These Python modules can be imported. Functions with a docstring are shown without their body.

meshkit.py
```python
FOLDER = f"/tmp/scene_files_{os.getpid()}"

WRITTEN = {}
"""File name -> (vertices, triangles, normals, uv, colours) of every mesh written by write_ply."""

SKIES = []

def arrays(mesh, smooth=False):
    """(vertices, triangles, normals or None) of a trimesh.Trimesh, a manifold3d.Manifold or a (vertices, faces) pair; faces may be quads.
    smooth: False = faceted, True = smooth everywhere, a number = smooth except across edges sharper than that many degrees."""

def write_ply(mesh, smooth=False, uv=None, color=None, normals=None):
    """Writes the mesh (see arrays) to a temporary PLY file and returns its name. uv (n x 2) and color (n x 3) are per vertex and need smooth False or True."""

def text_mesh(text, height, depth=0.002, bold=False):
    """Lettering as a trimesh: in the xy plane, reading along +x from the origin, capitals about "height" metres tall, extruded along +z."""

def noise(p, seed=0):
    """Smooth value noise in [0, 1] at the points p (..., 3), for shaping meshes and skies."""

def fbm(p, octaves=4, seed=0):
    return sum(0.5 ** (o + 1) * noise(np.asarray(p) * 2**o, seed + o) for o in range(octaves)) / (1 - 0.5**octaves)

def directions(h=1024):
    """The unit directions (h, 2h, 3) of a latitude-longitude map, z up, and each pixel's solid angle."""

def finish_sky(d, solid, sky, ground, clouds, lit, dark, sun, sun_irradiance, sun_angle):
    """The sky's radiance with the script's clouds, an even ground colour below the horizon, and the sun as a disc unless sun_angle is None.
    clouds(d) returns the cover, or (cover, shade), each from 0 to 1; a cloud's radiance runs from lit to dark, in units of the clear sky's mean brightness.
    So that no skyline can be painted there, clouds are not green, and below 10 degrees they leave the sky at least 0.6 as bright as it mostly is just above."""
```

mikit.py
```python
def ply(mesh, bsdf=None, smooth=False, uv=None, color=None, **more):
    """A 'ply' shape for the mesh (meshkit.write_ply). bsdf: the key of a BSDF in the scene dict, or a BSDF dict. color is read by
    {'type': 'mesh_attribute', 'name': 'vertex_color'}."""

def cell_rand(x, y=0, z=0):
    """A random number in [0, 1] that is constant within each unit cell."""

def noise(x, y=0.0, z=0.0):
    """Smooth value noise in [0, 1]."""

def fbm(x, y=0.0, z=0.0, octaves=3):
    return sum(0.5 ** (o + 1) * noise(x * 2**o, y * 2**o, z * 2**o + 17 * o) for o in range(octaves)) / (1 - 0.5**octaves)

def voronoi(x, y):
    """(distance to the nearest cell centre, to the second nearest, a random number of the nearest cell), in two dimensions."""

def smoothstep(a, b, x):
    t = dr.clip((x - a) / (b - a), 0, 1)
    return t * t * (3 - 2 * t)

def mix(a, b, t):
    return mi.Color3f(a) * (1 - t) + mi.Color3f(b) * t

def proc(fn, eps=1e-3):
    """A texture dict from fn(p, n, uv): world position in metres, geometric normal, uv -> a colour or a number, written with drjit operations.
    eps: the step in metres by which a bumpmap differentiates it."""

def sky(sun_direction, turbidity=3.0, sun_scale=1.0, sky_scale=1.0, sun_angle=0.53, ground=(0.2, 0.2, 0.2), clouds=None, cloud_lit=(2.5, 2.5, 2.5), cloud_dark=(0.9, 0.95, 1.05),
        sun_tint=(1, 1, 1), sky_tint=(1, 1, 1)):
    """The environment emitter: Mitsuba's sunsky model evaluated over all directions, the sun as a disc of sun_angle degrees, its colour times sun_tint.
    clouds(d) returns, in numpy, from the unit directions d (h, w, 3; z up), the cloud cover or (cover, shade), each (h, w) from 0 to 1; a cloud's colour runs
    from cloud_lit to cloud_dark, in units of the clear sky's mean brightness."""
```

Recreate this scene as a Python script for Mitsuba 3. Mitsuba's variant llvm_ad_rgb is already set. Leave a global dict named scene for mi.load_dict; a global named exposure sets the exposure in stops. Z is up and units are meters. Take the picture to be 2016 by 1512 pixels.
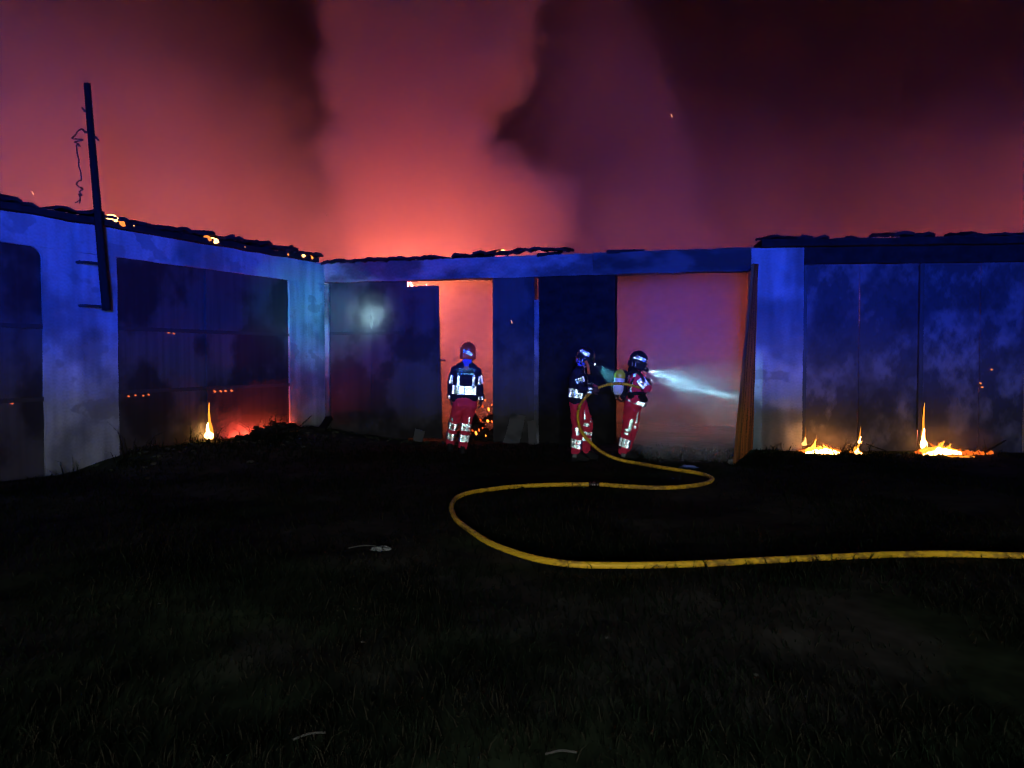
import math
import numpy as np
import trimesh
import drjit as dr
import manifold3d as m3
import mitsuba as mi
import mikit
import meshkit
from mikit import fbm, noise, smoothstep, mix, voronoi
from shapely.geometry import Polygon
from shapely import union_all
import shapely

T = mi.ScalarTransform4f
scene, labels = {}, {}
A3 = lambda *v: np.array(v, float)

# ---------------------------------------------------------------- camera, sky, lights, exposure
exposure = 5.0                           # a night exposure, five stops over the plain scale
NIGHT = 2.0 ** -exposure                 # so every source below is written as the camera sees it, times this
PITCH = math.atan(50 / 1523)
scene['camera'] = {'type': 'perspective', 'fov': 2 * math.degrees(math.atan(1008 / 1523)), 'fov_axis': 'x',
                   'to_world': T().look_at(origin=[0, 0, 1.6], target=[0, math.cos(PITCH), 1.6 - math.sin(PITCH)], up=[0, 0, 1]),
                   'near_clip': 0.1, 'far_clip': 600}
scene['sky'] = {**mikit.sky((-0.5, -0.8, 0.06), turbidity=4, sun_scale=0.0, sky_scale=0.0001 * NIGHT, sky_tint=(1.0, 0.4, 1.6)), 'sampling_weight': 0.02}

FIRE = A3(1.0, 0.225, 0.20)             # colour of the hidden fires as the camera sees them
BLUE = A3(0.004, 0.045, 1.0)             # emergency beacon
HEADLAMP = 5.2e4 * A3(1.0, 0.95, 0.95)   # radiance of the two narrow headlamp lenses
BEACON = 8200 * BLUE
WORKLIGHT = 22 * A3(0.5, 0.95, 1.0)
SEARCHLIGHT = 26000 * A3(0.45, 0.85, 1.0)
TORCH_A = 2.6 * A3(0.12, 0.75, 0.9)
TORCH_B = 75 * A3(0.28, 0.78, 1.0)
TORCH_C = 3200 * A3(0.34, 0.86, 1.0)
FIRE_BEDS = [  # x, y, foot, height, radius, strength: burning heaps inside the roofless garages
    (-4.9, 17.2, 0.9, 2.6, 0.7, 24), (0.46, 17.0, 1.4, 2.0, 0.35, 9), (-2.7, 21.2, 2.2, 2.0, 0.7, 100), (-3.6, 24.2, 2.7, 1.8, 0.8, 270), (-7.4, 15.3, 0, 2.8, 0.9, 38), (-12.5, 15.6, 0, 3.0, 1.0, 45), (9.2, 17.4, 0, 2.8, 0.8, 92)]

# ---------------------------------------------------------------- helpers
K, P2 = A3(-3.88, 16.05), A3(4.25, 13.8)
L0, R1 = A3(-6.7, 10.2), A3(9.0, 13.35)
unit = lambda v: np.asarray(v, float) / np.linalg.norm(v)
FR = {}
for _n, _o, _a, _b in (('L', K, L0, K), ('C', K, K, P2), ('R', P2, P2, R1)):
    _e = unit(_b - _a)
    FR[_n] = (_o, _e, A3(-_e[1], _e[0]))


def mat4(fr):
    o, e, n = FR[fr]
    M = np.eye(4)
    M[:2, 0], M[:2, 1], M[:2, 3] = e, n, o
    return M


def W(fr, s, y, z):
    return (mat4(fr) @ A3(s, y, z, 1))[:3]


def obj(key, mesh, bsdf, smooth=False, **more):
    k, i = key, 0
    while k in scene:
        i += 1
        k = f'{key}_{i:03d}'
    scene[k] = mikit.ply(mesh, bsdf, smooth=smooth, **more)
    return k


def tag(key, label, cat=None, group=None, kind=None):
    d = {'label': label}
    if cat: d['category'] = cat
    if group: d['group'] = group
    if kind: d['kind'] = kind
    labels[key] = d


def box(s0, s1, y0, y1, z0, z1):
    b = trimesh.creation.box((s1 - s0, y1 - y0, z1 - z0))
    b.apply_translation(((s0 + s1) / 2, (y0 + y1) / 2, (z0 + z1) / 2))
    return b


def rough_box(s0, s1, y0, y1, z0, z1, step=0.12, amp=0.012, seed=0):
    """A box cut into a grid whose corners and faces wander, as hand-made masonry does."""
    n = [max(1, int(round((b - a) / step))) for a, b in ((s0, s1), (y0, y1), (z0, z1))]
    lo, hi = A3(s0, y0, z0), A3(s1, y1, z1)
    V, F, idx = [], [], {}

    def vid(t):
        if t not in idx:
            idx[t] = len(V)
            V.append(lo + (hi - lo) * np.array(t) / n)
        return idx[t]
    for ax in range(3):
        a, b = [(1, 2), (2, 0), (0, 1)][ax]
        for side in (0, n[ax]):
            for i in range(n[a]):
                for j in range(n[b]):
                    q = []
                    for di, dj in ((0, 0), (1, 0), (1, 1), (0, 1)):
                        t = [0, 0, 0]
                        t[ax], t[a], t[b] = side, i + di, j + dj
                        q.append(vid(tuple(t)))
                    F.append(q if side else q[::-1])
    V = np.array(V)
    d = np.stack([meshkit.fbm(V * 3.1 + 7.3 * k + seed * 3.7, 4, seed + k) - 0.5 for k in range(3)], 1)
    V = V + d * amp * 2
    F = np.array(F)
    return trimesh.Trimesh(V, np.vstack([F[:, :3], F[:, [0, 2, 3]]]), process=False)


def inframe(mesh, fr):
    mesh.apply_transform(mat4(fr))
    return mesh


def spline(pts, n):
    """n points along a Catmull-Rom curve through pts."""
    p = np.asarray(pts, float)
    p = np.vstack([2 * p[0] - p[1], p, 2 * p[-1] - p[-2]])
    out = []
    seg = len(p) - 3
    for u in np.linspace(0, seg - 1e-6, n):
        i = int(u)
        t = u - i
        a, b, c, d = p[i:i + 4]
        out.append(0.5 * (2 * b + (c - a) * t + (2 * a - 5 * b + 4 * c - d) * t * t + (3 * b - a - 3 * c + d) * t ** 3))
    return np.array(out)


def tube(path, r, sides=10, cap=True):
    path = np.asarray(path, float)
    r = np.broadcast_to(r, len(path))
    t = np.gradient(path, axis=0)
    t /= np.linalg.norm(t, axis=1, keepdims=True)
    up = A3(0.13, 0.21, 0.97)
    V = []
    for p, d, rr in zip(path, t, r):
        a = np.cross(d, up)
        if np.linalg.norm(a) < 0.2: a = np.cross(d, A3(1, 0, 0))
        a = unit(a)
        b = np.cross(a, d)
        ang = np.arange(sides) / sides * 2 * np.pi
        V.append(p + rr * (np.cos(ang)[:, None] * a + np.sin(ang)[:, None] * b))
    V = np.vstack(V)
    F = []
    for i in range(len(path) - 1):
        for j in range(sides):
            k = (j + 1) % sides
            a, b, c, d = i * sides + j, i * sides + k, (i + 1) * sides + k, (i + 1) * sides + j
            F += [[a, c, b], [a, d, c]]
    if cap:
        V = np.vstack([V, path[:1], path[-1:]])
        c0, c1, base = len(V) - 2, len(V) - 1, (len(path) - 1) * sides
        for j in range(sides):
            k = (j + 1) % sides
            F += [[c0, j, k], [c1, base + k, base + j]]
    m = trimesh.Trimesh(V, np.array(F), process=False)
    trimesh.repair.fix_normals(m)
    return m


def at(m, p):
    m.apply_translation(p)
    return m


def quad(c, u, v):
    """A rectangle of half sides u and v, facing along u x v."""
    c, u, v = A3(*c), A3(*u), A3(*v)
    return trimesh.Trimesh([c - u - v, c + u - v, c + u + v, c - u + v], [[0, 1, 2], [0, 2, 3]], process=False)


# ---------------------------------------------------------------- materials
def two(d): return {'type': 'twosided', 'inner': d}
def rgb(*v): return {'type': 'rgb', 'value': list(map(float, v))}
def matte(c): return two({'type': 'diffuse', 'reflectance': rgb(*c)})
def satin(c, rough, **k): return two({'type': 'principled', 'base_color': c if isinstance(c, dict) else rgb(*c), 'roughness': rough, **k})


def plaster_col(p, n, uv):
    big = fbm(p.x * 0.9, p.y * 0.9, p.z * 0.9, 4)
    streak = fbm((p.x + p.y * 0.7) * 6.0, p.z * 0.7, 3.0, 3)
    fine = noise(p.x * 40, p.y * 40, p.z * 40)
    c = mix((0.36, 0.36, 0.355), (0.18, 0.178, 0.175), smoothstep(0.42, 0.62, big))
    c = c * (0.52 + 0.85 * streak) * (0.90 + 0.2 * fine)
    bare = smoothstep(0.60, 0.66, fbm(p.x * 2.3 + 5, p.y * 2.3, p.z * 2.3 + 9, 4))
    return mix(c, (0.19, 0.18, 0.17), bare * 0.6)


def beam_col(p, n, uv):
    big = fbm(p.x * 1.3 + 3, p.y * 1.3, p.z * 2.0, 4)
    fine = noise(p.x * 30, p.y * 30, p.z * 30)
    return mix((0.26, 0.26, 0.26), (0.09, 0.09, 0.09), smoothstep(0.38, 0.62, big)) * (0.85 + 0.3 * fine)


def door_col(p, n, uv):
    burn = fbm(p.x * 1.4, p.y * 1.4, p.z * 1.1 + 4, 5)
    run = fbm((p.x + p.y) * 9.0, p.z * 0.6, 1.0, 3)
    c = mix((0.060, 0.055, 0.055), (0.022, 0.020, 0.020), smoothstep(0.40, 0.60, burn))
    return c * (0.7 + 0.6 * run)


def peel_col(p, n, uv):
    burn = fbm(p.x * 2.3, 2.0, p.z * 1.5, 5)
    flake = fbm(p.x * 11.0, 5.0, p.z * 5.0, 4)
    blot = fbm(p.x * 4.2 + 9, 3.0, p.z * 2.6, 4)
    keep = smoothstep(0.50, 0.72, 0.55 * burn + 0.30 * blot + 0.25 * flake)
    c = mix((0.038, 0.038, 0.043), (0.125, 0.125, 0.135), keep)
    return mix(c, (0.022, 0.021, 0.021), smoothstep(0.45, 0.70, 0.65 * fbm(p.x * 1.6 + 40, 1.0, p.z * 1.3, 4) + 0.35 * flake) * 0.75)


def char_col(p, n, uv):
    return mix((0.030, 0.028, 0.027), (0.010, 0.009, 0.009), fbm(p.x * 8, p.y * 8, p.z * 8, 3))


def sooty_col(p, n, uv):
    return mix((0.105, 0.105, 0.105), (0.045, 0.045, 0.045), smoothstep(0.35, 0.6, fbm(p.x * 1.7, p.y * 1.7, p.z * 3.0, 4)))


def rust_col(p, n, uv):
    return mix((0.22, 0.085, 0.024), (0.05, 0.026, 0.014), smoothstep(0.35, 0.65, fbm((p.x + p.y) * 7, p.z * 0.9, 2.0, 4)))


def soil_col(p, n, uv):
    a = fbm(p.x * 0.7, p.y * 0.7, 0.0, 4)
    b = fbm(p.x * 9, p.y * 9, 1.0, 4)
    c = mix((0.066, 0.058, 0.048), (0.038, 0.048, 0.026), smoothstep(0.4, 0.6, a))
    return c * (0.5 + 1.0 * b)


def grass_col(p, n, uv):
    a = fbm(p.x * 1.1, p.y * 1.1, 3.0, 3)
    r = noise(p.x * 23, p.y * 23, 0.0)
    c = mix((0.006, 0.010, 0.005), (0.013, 0.011, 0.007), smoothstep(0.45, 0.65, 0.6 * a + 0.4 * r))
    return c * (0.6 + 0.8 * r)


def hose_col(p, n, uv):
    d = fbm(p.x * 5, p.y * 5, p.z * 5, 3) * 0.6 + 0.4 * noise(p.x * 45, p.y * 45, p.z * 45)
    return mix((0.84, 0.46, 0.02), (0.34, 0.17, 0.03), smoothstep(0.42, 0.72, d))


def cloth_noise(p, n, uv):
    return 0.006 * fbm(p.x * 60, p.y * 60, p.z * 60, 2)


def plaster_bump(p, n, uv):
    return 0.012 * fbm(p.x * 7, p.y * 7, p.z * 7, 4)


def sheet_bump(p, n, uv):
    return 0.010 * fbm(p.x * 2.2, p.y * 2.2, p.z * 2.2, 3)


def bumped(d, fn, eps=2e-3): return two({'type': 'bumpmap', 'arbitrary': mikit.proc(fn, eps), 'scale': 1.0, 'inner': d})


MATS = {
    'plaster': bumped({'type': 'diffuse', 'reflectance': mikit.proc(plaster_col)}, plaster_bump),
    'beam': bumped({'type': 'diffuse', 'reflectance': mikit.proc(beam_col)}, plaster_bump),
    'door_metal': bumped({'type': 'principled', 'base_color': mikit.proc(door_col), 'roughness': 0.42, 'specular': 0.35}, sheet_bump),
    'peeling_paint': bumped({'type': 'principled', 'base_color': mikit.proc(peel_col), 'roughness': 0.6, 'specular': 0.3}, sheet_bump),
    'char': two({'type': 'diffuse', 'reflectance': mikit.proc(char_col)}),
    'sooty': two({'type': 'diffuse', 'reflectance': mikit.proc(sooty_col)}),
    'rust': two({'type': 'principled', 'base_color': mikit.proc(rust_col), 'roughness': 0.7, 'specular': 0.2}),
    'soil': two({'type': 'diffuse', 'reflectance': mikit.proc(soil_col)}),
    'grass_blade': two({'type': 'diffuse', 'reflectance': mikit.proc(grass_col)}),
    'iron': satin((0.03, 0.03, 0.03), 0.5),
    'wood_dark': matte((0.018, 0.016, 0.015)),
    'navy_cloth': bumped({'type': 'diffuse', 'reflectance': rgb(0.022, 0.020, 0.036)}, cloth_noise),
    'red_cloth': bumped({'type': 'diffuse', 'reflectance': rgb(0.80, 0.045, 0.11)}, cloth_noise),
    'black_cloth': matte((0.016, 0.016, 0.018)),
    'blue_cloth': matte((0.10, 0.13, 0.55)),
    'orange_cloth': matte((0.75, 0.16, 0.05)),
    'skin': matte((0.45, 0.28, 0.20)),
    'rubber': satin((0.013, 0.013, 0.014), 0.75, specular=0.2),
    'helmet_red': satin((0.50, 0.05, 0.02), 0.3, clearcoat=0.4),
    'helmet_black': satin((0.012, 0.012, 0.014), 0.25, clearcoat=0.5),
    'visor': satin((0.02, 0.02, 0.025), 0.1),
    'cylinder_yellow': satin((0.62, 0.58, 0.05), 0.3),
    'cylinder_white': satin((0.75, 0.78, 0.76), 0.3),
    'glove': matte((0.10, 0.05, 0.05)),
    'glove_red': matte((0.45, 0.06, 0.08)),
    'hose_yellow': satin(mikit.proc(hose_col), 0.55, specular=0.3),
    'brass': two({'type': 'roughconductor', 'material': 'Cr', 'alpha': 0.25, 'specular_reflectance': rgb(0.25, 0.22, 0.2)}),
    'reflective_tape': two({'type': 'roughconductor', 'material': 'none', 'alpha': 0.05, 'distribution': 'ggx', 'specular_reflectance': rgb(0.93, 0.96, 0.95)}),
    'reflective_print': two({'type': 'roughconductor', 'material': 'none', 'alpha': 0.055, 'distribution': 'ggx', 'specular_reflectance': rgb(0.62, 0.82, 0.78)}),
    'pale_plastic': matte((0.22, 0.22, 0.21)),
    'dry_stick': matte((0.05, 0.046, 0.04)),
    'blue_plastic': matte((0.18, 0.22, 0.55)),
    'truck_red': satin((0.42, 0.02, 0.02), 0.3, clearcoat=0.5),
    'truck_white': satin((0.7, 0.7, 0.7), 0.4),
    'glass_dark': satin((0.02, 0.02, 0.025), 0.08),
    'ember_dark': matte((0.05, 0.02, 0.015)),
}
for _k, _d in MATS.items():
    scene['mat_' + _k] = _d
M = {k: 'mat_' + k for k in MATS}


def emits(rad, weight=1.0):
    return {'type': 'area', 'radiance': rgb(*(A3(*rad) * NIGHT)), 'sampling_weight': float(weight)}


# ---------------------------------------------------------------- ground
def gz(x, y):
    """Height of the ground: rough earth, with rubble banked against the wing on the left."""
    x, y = np.asarray(x, float), np.asarray(y, float)
    P = np.stack([x, y, np.zeros_like(x)], -1)
    z = 0.10 * (meshkit.fbm(P * 0.55, 3, 3) - 0.5) + 0.05 * (meshkit.fbm(P * 2.6, 3, 8) - 0.5)
    o, e, n = FR['L']
    s, d = (x - o[0]) * e[0] + (y - o[1]) * e[1], -((x - o[0]) * n[0] + (y - o[1]) * n[1])
    bank = 0.24 * np.clip((s + 5.6) / 1.2, 0, 1) * np.clip((0.6 - s) / 1.0, 0, 1) * np.clip(1 - (d - 0.2) / 1.7, 0, 1)
    return z - 0.035 + bank


def axis(lo, hi, step, far):
    core = np.arange(lo, hi + 1e-6, step)
    out = [1.5 * 1.6 ** k for k in range(12) if 1.5 * 1.6 ** k < far]
    return np.concatenate([lo - np.array(out[::-1]), core, hi + np.array(out)])


gx, gy = axis(-15, 15, 0.16, 220), axis(-12, 17, 0.16, 220)
GX, GY = np.meshgrid(gx, gy)
gv = np.stack([GX.ravel(), GY.ravel(), gz(GX, GY).ravel()], 1)
nx = len(gx)
gi = (np.arange(len(gy) - 1)[:, None] * nx + np.arange(nx - 1)[None]).ravel()
obj('ground', trimesh.Trimesh(gv, np.vstack([np.stack([gi, gi + 1, gi + nx + 1], 1), np.stack([gi, gi + nx + 1, gi + nx], 1)]), process=False), M['soil'], smooth=True)
tag('ground', 'dark trampled earth yard in front of the burning garages', kind='structure')

rng = np.random.default_rng(5)


def grass_mesh(n):
    d = 1.9 + 12.6 * rng.random(n) ** 1.25
    x = (rng.random(n) * 2 - 1) * (0.72 * d + 0.8)
    y = d
    keep = meshkit.fbm(np.stack([x * 0.8, y * 0.8, x * 0], 1), 3, 21) + 0.25 * rng.random(n) > 0.52
    for fr, lim in (('L', -0.12), ('C', -0.15), ('R', -0.15)):
        o, e, nn = FR[fr]
        inside = ((x - o[0]) * nn[0] + (y - o[1]) * nn[1]) > lim
        s = (x - o[0]) * e[0] + (y - o[1]) * e[1]
        zone = (s < 0.3) if fr == 'L' else (s > -0.2) & (s < 8.5) if fr == 'C' else (s > 0)
        keep &= ~(inside & zone)
    x, y, d = x[keep], y[keep], d[keep]
    k = len(x)
    h = (0.02 + 0.075 * rng.random(k) ** 3) * (0.8 + 0.5 * rng.random(k))
    near = np.minimum.reduce([np.abs((x - FR[f][0][0]) * FR[f][2][0] + (y - FR[f][0][1]) * FR[f][2][1]) + 9 * ((x > -3.9) if f == 'L' else (x < 4.3)) for f in 'LR'])
    clump = meshkit.noise(np.stack([x * 2.6, y * 2.6, x * 0], 1), 41)
    h = h * (1 + 4.0 * np.clip(1 - near / 1.3, 0, 1) * np.clip(clump * 3 - 1.5, 0, 1)) * (0.6 + 0.9 * meshkit.noise(np.stack([x * 1.4, y * 1.4, x * 0], 1), 43))
    w = 0.0022 + 0.00045 * d
    a, b = rng.random(k) * 2 * np.pi, rng.random(k) * 2 * np.pi
    base = np.stack([x, y, gz(x, y) - 0.01], 1)
    side = np.stack([np.cos(a), np.sin(a), a * 0], 1) * w[:, None]
    lean = np.stack([np.cos(b), np.sin(b), b * 0], 1) * (h * (0.3 + 0.9 * rng.random(k)))[:, None]
    mid = base + lean * 0.35 + np.stack([a * 0, a * 0, h * 0.65], 1)
    tip = base + lean + np.stack([a * 0, a * 0, h * (0.75 + 0.3 * rng.random(k))], 1)
    V = np.stack([base - side, base + side, mid + side * 0.7, mid - side * 0.7, tip], 1).reshape(-1, 3)
    i = np.arange(k)[:, None] * 5
    F = np.concatenate([i + [0, 1, 2], i + [0, 2, 3], i + [3, 2, 4]]).reshape(-1, 3)
    return trimesh.Trimesh(V, F, process=False)


obj('grass', grass_mesh(110000), M['grass_blade'])
tag('grass', 'short rough grass and weeds over the dark yard', 'grass', kind='stuff')

# ---------------------------------------------------------------- garages
TOP = 3.56


def door(key, fr, s0, s1, z0, z1, seams, bars, mat, recess=0.13, seed=0, gap=0.006):
    """Sheet-metal garage door: a frame bar down each seam, cross bars, and one sheet per bay; sheets are parts of the door."""
    r = np.random.default_rng(seed)
    edges = [s0] + list(seams) + [s1]
    for q, (a, b) in enumerate(zip(edges[:-1], edges[1:])):
        off = r.uniform(-0.008, 0.008) + (0.012 if q % 2 else 0)
        g = gap
        a, b = a - (0.03 if q == 0 else 0), b + (0.03 if q == len(edges) - 2 else 0)
        sh = rough_box(a + g, b - g, recess + off, recess + off + 0.03, z0 - 0.1, z1 + 0.03, 0.2, 0.007, seed + len(scene) % 97)
        obj(key + '__panel', inframe(sh, fr), mat)
    for z in bars:
        obj(key + '__crossbar', inframe(rough_box(s0 + 0.02, s1 - 0.02, recess - 0.045, recess - 0.013, z - 0.03, z + 0.03, 0.3, 0.004, seed + 5), fr), M['iron'])


def tiles(key, fr, s0, s1, z, seed, skip=0.1, width=0.23, lift=0.05, rise=0.05):
    r = np.random.default_rng(seed)
    s = s0
    while s < s1:
        w = width * r.uniform(0.8, 1.25)
        if r.random() > skip:
            m = rough_box(-w / 2, w / 2, -0.14 - r.uniform(0, 0.08), 0.30, 0.0, r.uniform(0.03, 0.06), 0.08, 0.012, int(r.integers(1000)))
            m.vertices[:, 2] += 0.03 * np.cos(m.vertices[:, 0] / w * 3.0) - 0.01 + 0.05 * (meshkit.noise(m.vertices * A3(17, 6, 0) + s * 9, 4) - 0.5)          # barrel, broken rim
            m.apply_transform(trimesh.transformations.euler_matrix(r.normal(0.10, 0.08), r.normal(0, 0.10), r.normal(0, 0.2)))
            m.apply_translation((s + w / 2, 0.0, z + rise * meshkit.noise(A3(s * 1.3, seed, 0)) + r.uniform(0, lift)))
            obj(key + '__tile', inframe(m, fr), M['char'])
        s += w * 0.97


# left wing
G = 'garage_wing'
tag(G, 'long blue-lit whitewashed garage wing running back to the inner corner, with a hanging wooden post', 'garage')
for a, b, sd in ((-5.95, -4.80, 1), (-1.05, -0.004, 2), (-10.85, -9.70, 3)):
    obj(G + '__pillar', inframe(rough_box(a, b, 0, 0.28, -0.2, 3.13, 0.11, 0.012, sd), 'L'), M['plaster'])
obj(G + '__beam', inframe(rough_box(-13.0, -0.006, -0.004, 0.28, 3.13, TOP, 0.11, 0.014, 4), 'L'), M['plaster'])
hn = [(-5.95, 3.13), (-6.12, 3.13)] + [(-6.12 + 0.17 * math.sin(t), 2.98 + 0.15 * math.cos(t)) for t in np.linspace(0.15, 1.4, 8)] + [(-5.95, 2.98)]
hm = trimesh.creation.extrude_polygon(Polygon(hn), 0.24, engine='earcut')
hm.vertices = hm.vertices[:, [0, 2, 1]]
hm.invert()
obj(G + '__corner_haunch', inframe(hm, 'L'), M['plaster'])
door(G + '__door', 'L', -9.70, -5.95, 0.0, 3.13, (-8.77, -7.83, -6.9), (1.04, 2.04), M['door_metal'], seed=11, gap=-0.012, recess=0.03)
door(G + '__door_001', 'L', -4.80, -1.05, 0.12, 3.13, (-4.0, -3.07, -2.13), (1.09, 2.06), M['door_metal'], seed=12, gap=-0.010, recess=0.03)
obj(G + '__roof', inframe(rough_box(-13.0, -0.3, -0.12, 0.55, TOP - 0.01, TOP + 0.085, 0.12, 0.03, 6), 'L'), M['char'])
tiles(G + '__roof', 'L', -9.0, -0.35, TOP + 0.075, 31, 0.12, lift=0.03)

obj(G + '__corner_pier', inframe(box(-0.25, 0.02, 0.06, 0.58, -0.2, 3.5), 'L'), M['plaster'])
r = np.random.default_rng(77)
for s_, ln, el in ((-3.35, 0.55, 0.12), (-2.6, 0.4, -0.1), (-1.02, 0.34, 0.55), (-0.95, 0.30, 0.2)):
    m = rough_box(-ln / 2, ln / 2, -0.035, 0.035, -0.03, 0.03, 0.06, 0.012, int(r.integers(900)))
    m.apply_transform(trimesh.transformations.euler_matrix(0, -el, r.normal(0, 0.5)))
    obj(G + '__roof__rafter', inframe(at(m, (s_, 0.02, TOP + 0.16)), 'L'), M['char'])
# middle wing
G = 'garage_wing_001'
tag(G, 'central garage wing with burnt doors, its roof gone and two openings full of glowing smoke', 'garage')
obj(G + '__beam', inframe(rough_box(0.0, 5.60, -0.03, 0.28, 3.165, TOP + 0.01, 0.10, 0.020, 14), 'C'), M['beam'])
obj(G + '__beam', inframe(rough_box(5.606, 8.43, -0.026, 0.28, 3.165, TOP + 0.015, 0.10, 0.020, 15), 'C'), M['sooty'])
obj(G + '__jamb_post', inframe(rough_box(-0.03, 0.09, 0.012, 0.25, -0.2, 3.15, 0.1, 0.004, 12), 'C'), M['beam'])
door(G + '__door', 'C', 0.095, 1.77, 0.0, 3.15, (1.01,), (2.12,), M['door_metal'], seed=13, gap=-0.012, recess=0.05)
lf = rough_box(1.80, 2.50, 0.02, 0.06, 0.0, 3.05, 0.12, 0.012, 15)
lf.vertices[:, 0] += 0.075 * (3.05 - lf.vertices[:, 2]) / 3.05 * (lf.vertices[:, 0] > 2.1)
obj(G + '__door_leaf', inframe(lf, 'C'), M['door_metal'])
tag(G + '__door_leaf', 'narrow dark leaf hanging low beside the tall opening')
obj(G + '__door_leaf__latch', tube([W('C', 2.52, 0.0, 1.57), W('C', 2.60, -0.05, 1.575), W('C', 2.68, -0.05, 1.555)], 0.018, 6), M['iron'])
obj(G + '__pillar', inframe(rough_box(3.64, 4.47, 0.0, 0.28, -0.2, 3.165, 0.1, 0.012, 16), 'C'), M['door_metal'])
obj(G + '__jamb_post', inframe(rough_box(4.475, 4.56, -0.03, 0.25, -0.2, 2.72, 0.1, 0.01, 17), 'C'), M['beam'])
door(G + '__door_001', 'C', 4.565, 5.58, -0.05, 3.16, (), (), M['char'], seed=18, recess=0.02)
obj(G + '__charred_post', inframe(rough_box(5.585, 6.02, -0.02, 0.25, -0.2, 3.16, 0.1, 0.012, 19), 'C'), M['char'])
tiles(G + '__roof', 'C', 0.0, 3.3, TOP - 0.02, 41, 0.35, lift=0.02, rise=0.03)
tiles(G + '__roof', 'C', 3.3, 5.1, TOP + 0.03, 42, 0.0, lift=0.05)
# open leaf hanging out over the yard on its last hinge: seen nearly edge-on
hb, ht = A3(4.215, 13.62, 0.02), A3(4.29, 13.66, 3.26)
fb, ft = A3(3.405, 11.88, -0.02), A3(3.70, 12.0, 3.06)
th_ = A3(0.04, -0.02, 0) * 0.9
nu, nv = 12, 20
V = []
for side in (0, 1):
    for j in range(nv + 1):
        for i in range(nu + 1):
            u, v = i / nu, j / nv
            V.append((hb * (1 - u) + fb * u) * (1 - v) + (ht * (1 - u) + ft * u) * v + th_ * side)
V = np.array(V)
V += 0.02 * (np.stack([meshkit.fbm(V * 3 + 9 * k, 3, 70 + k) for k in range(3)], 1) - 0.5)
F = []
N1 = (nu + 1) * (nv + 1)
for j in range(nv):
    for i in range(nu):
        a = j * (nu + 1) + i
        q = [a, a + 1, a + nu + 2, a + nu + 1]
        F += [q, [x + N1 for x in q[::-1]]]
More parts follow.
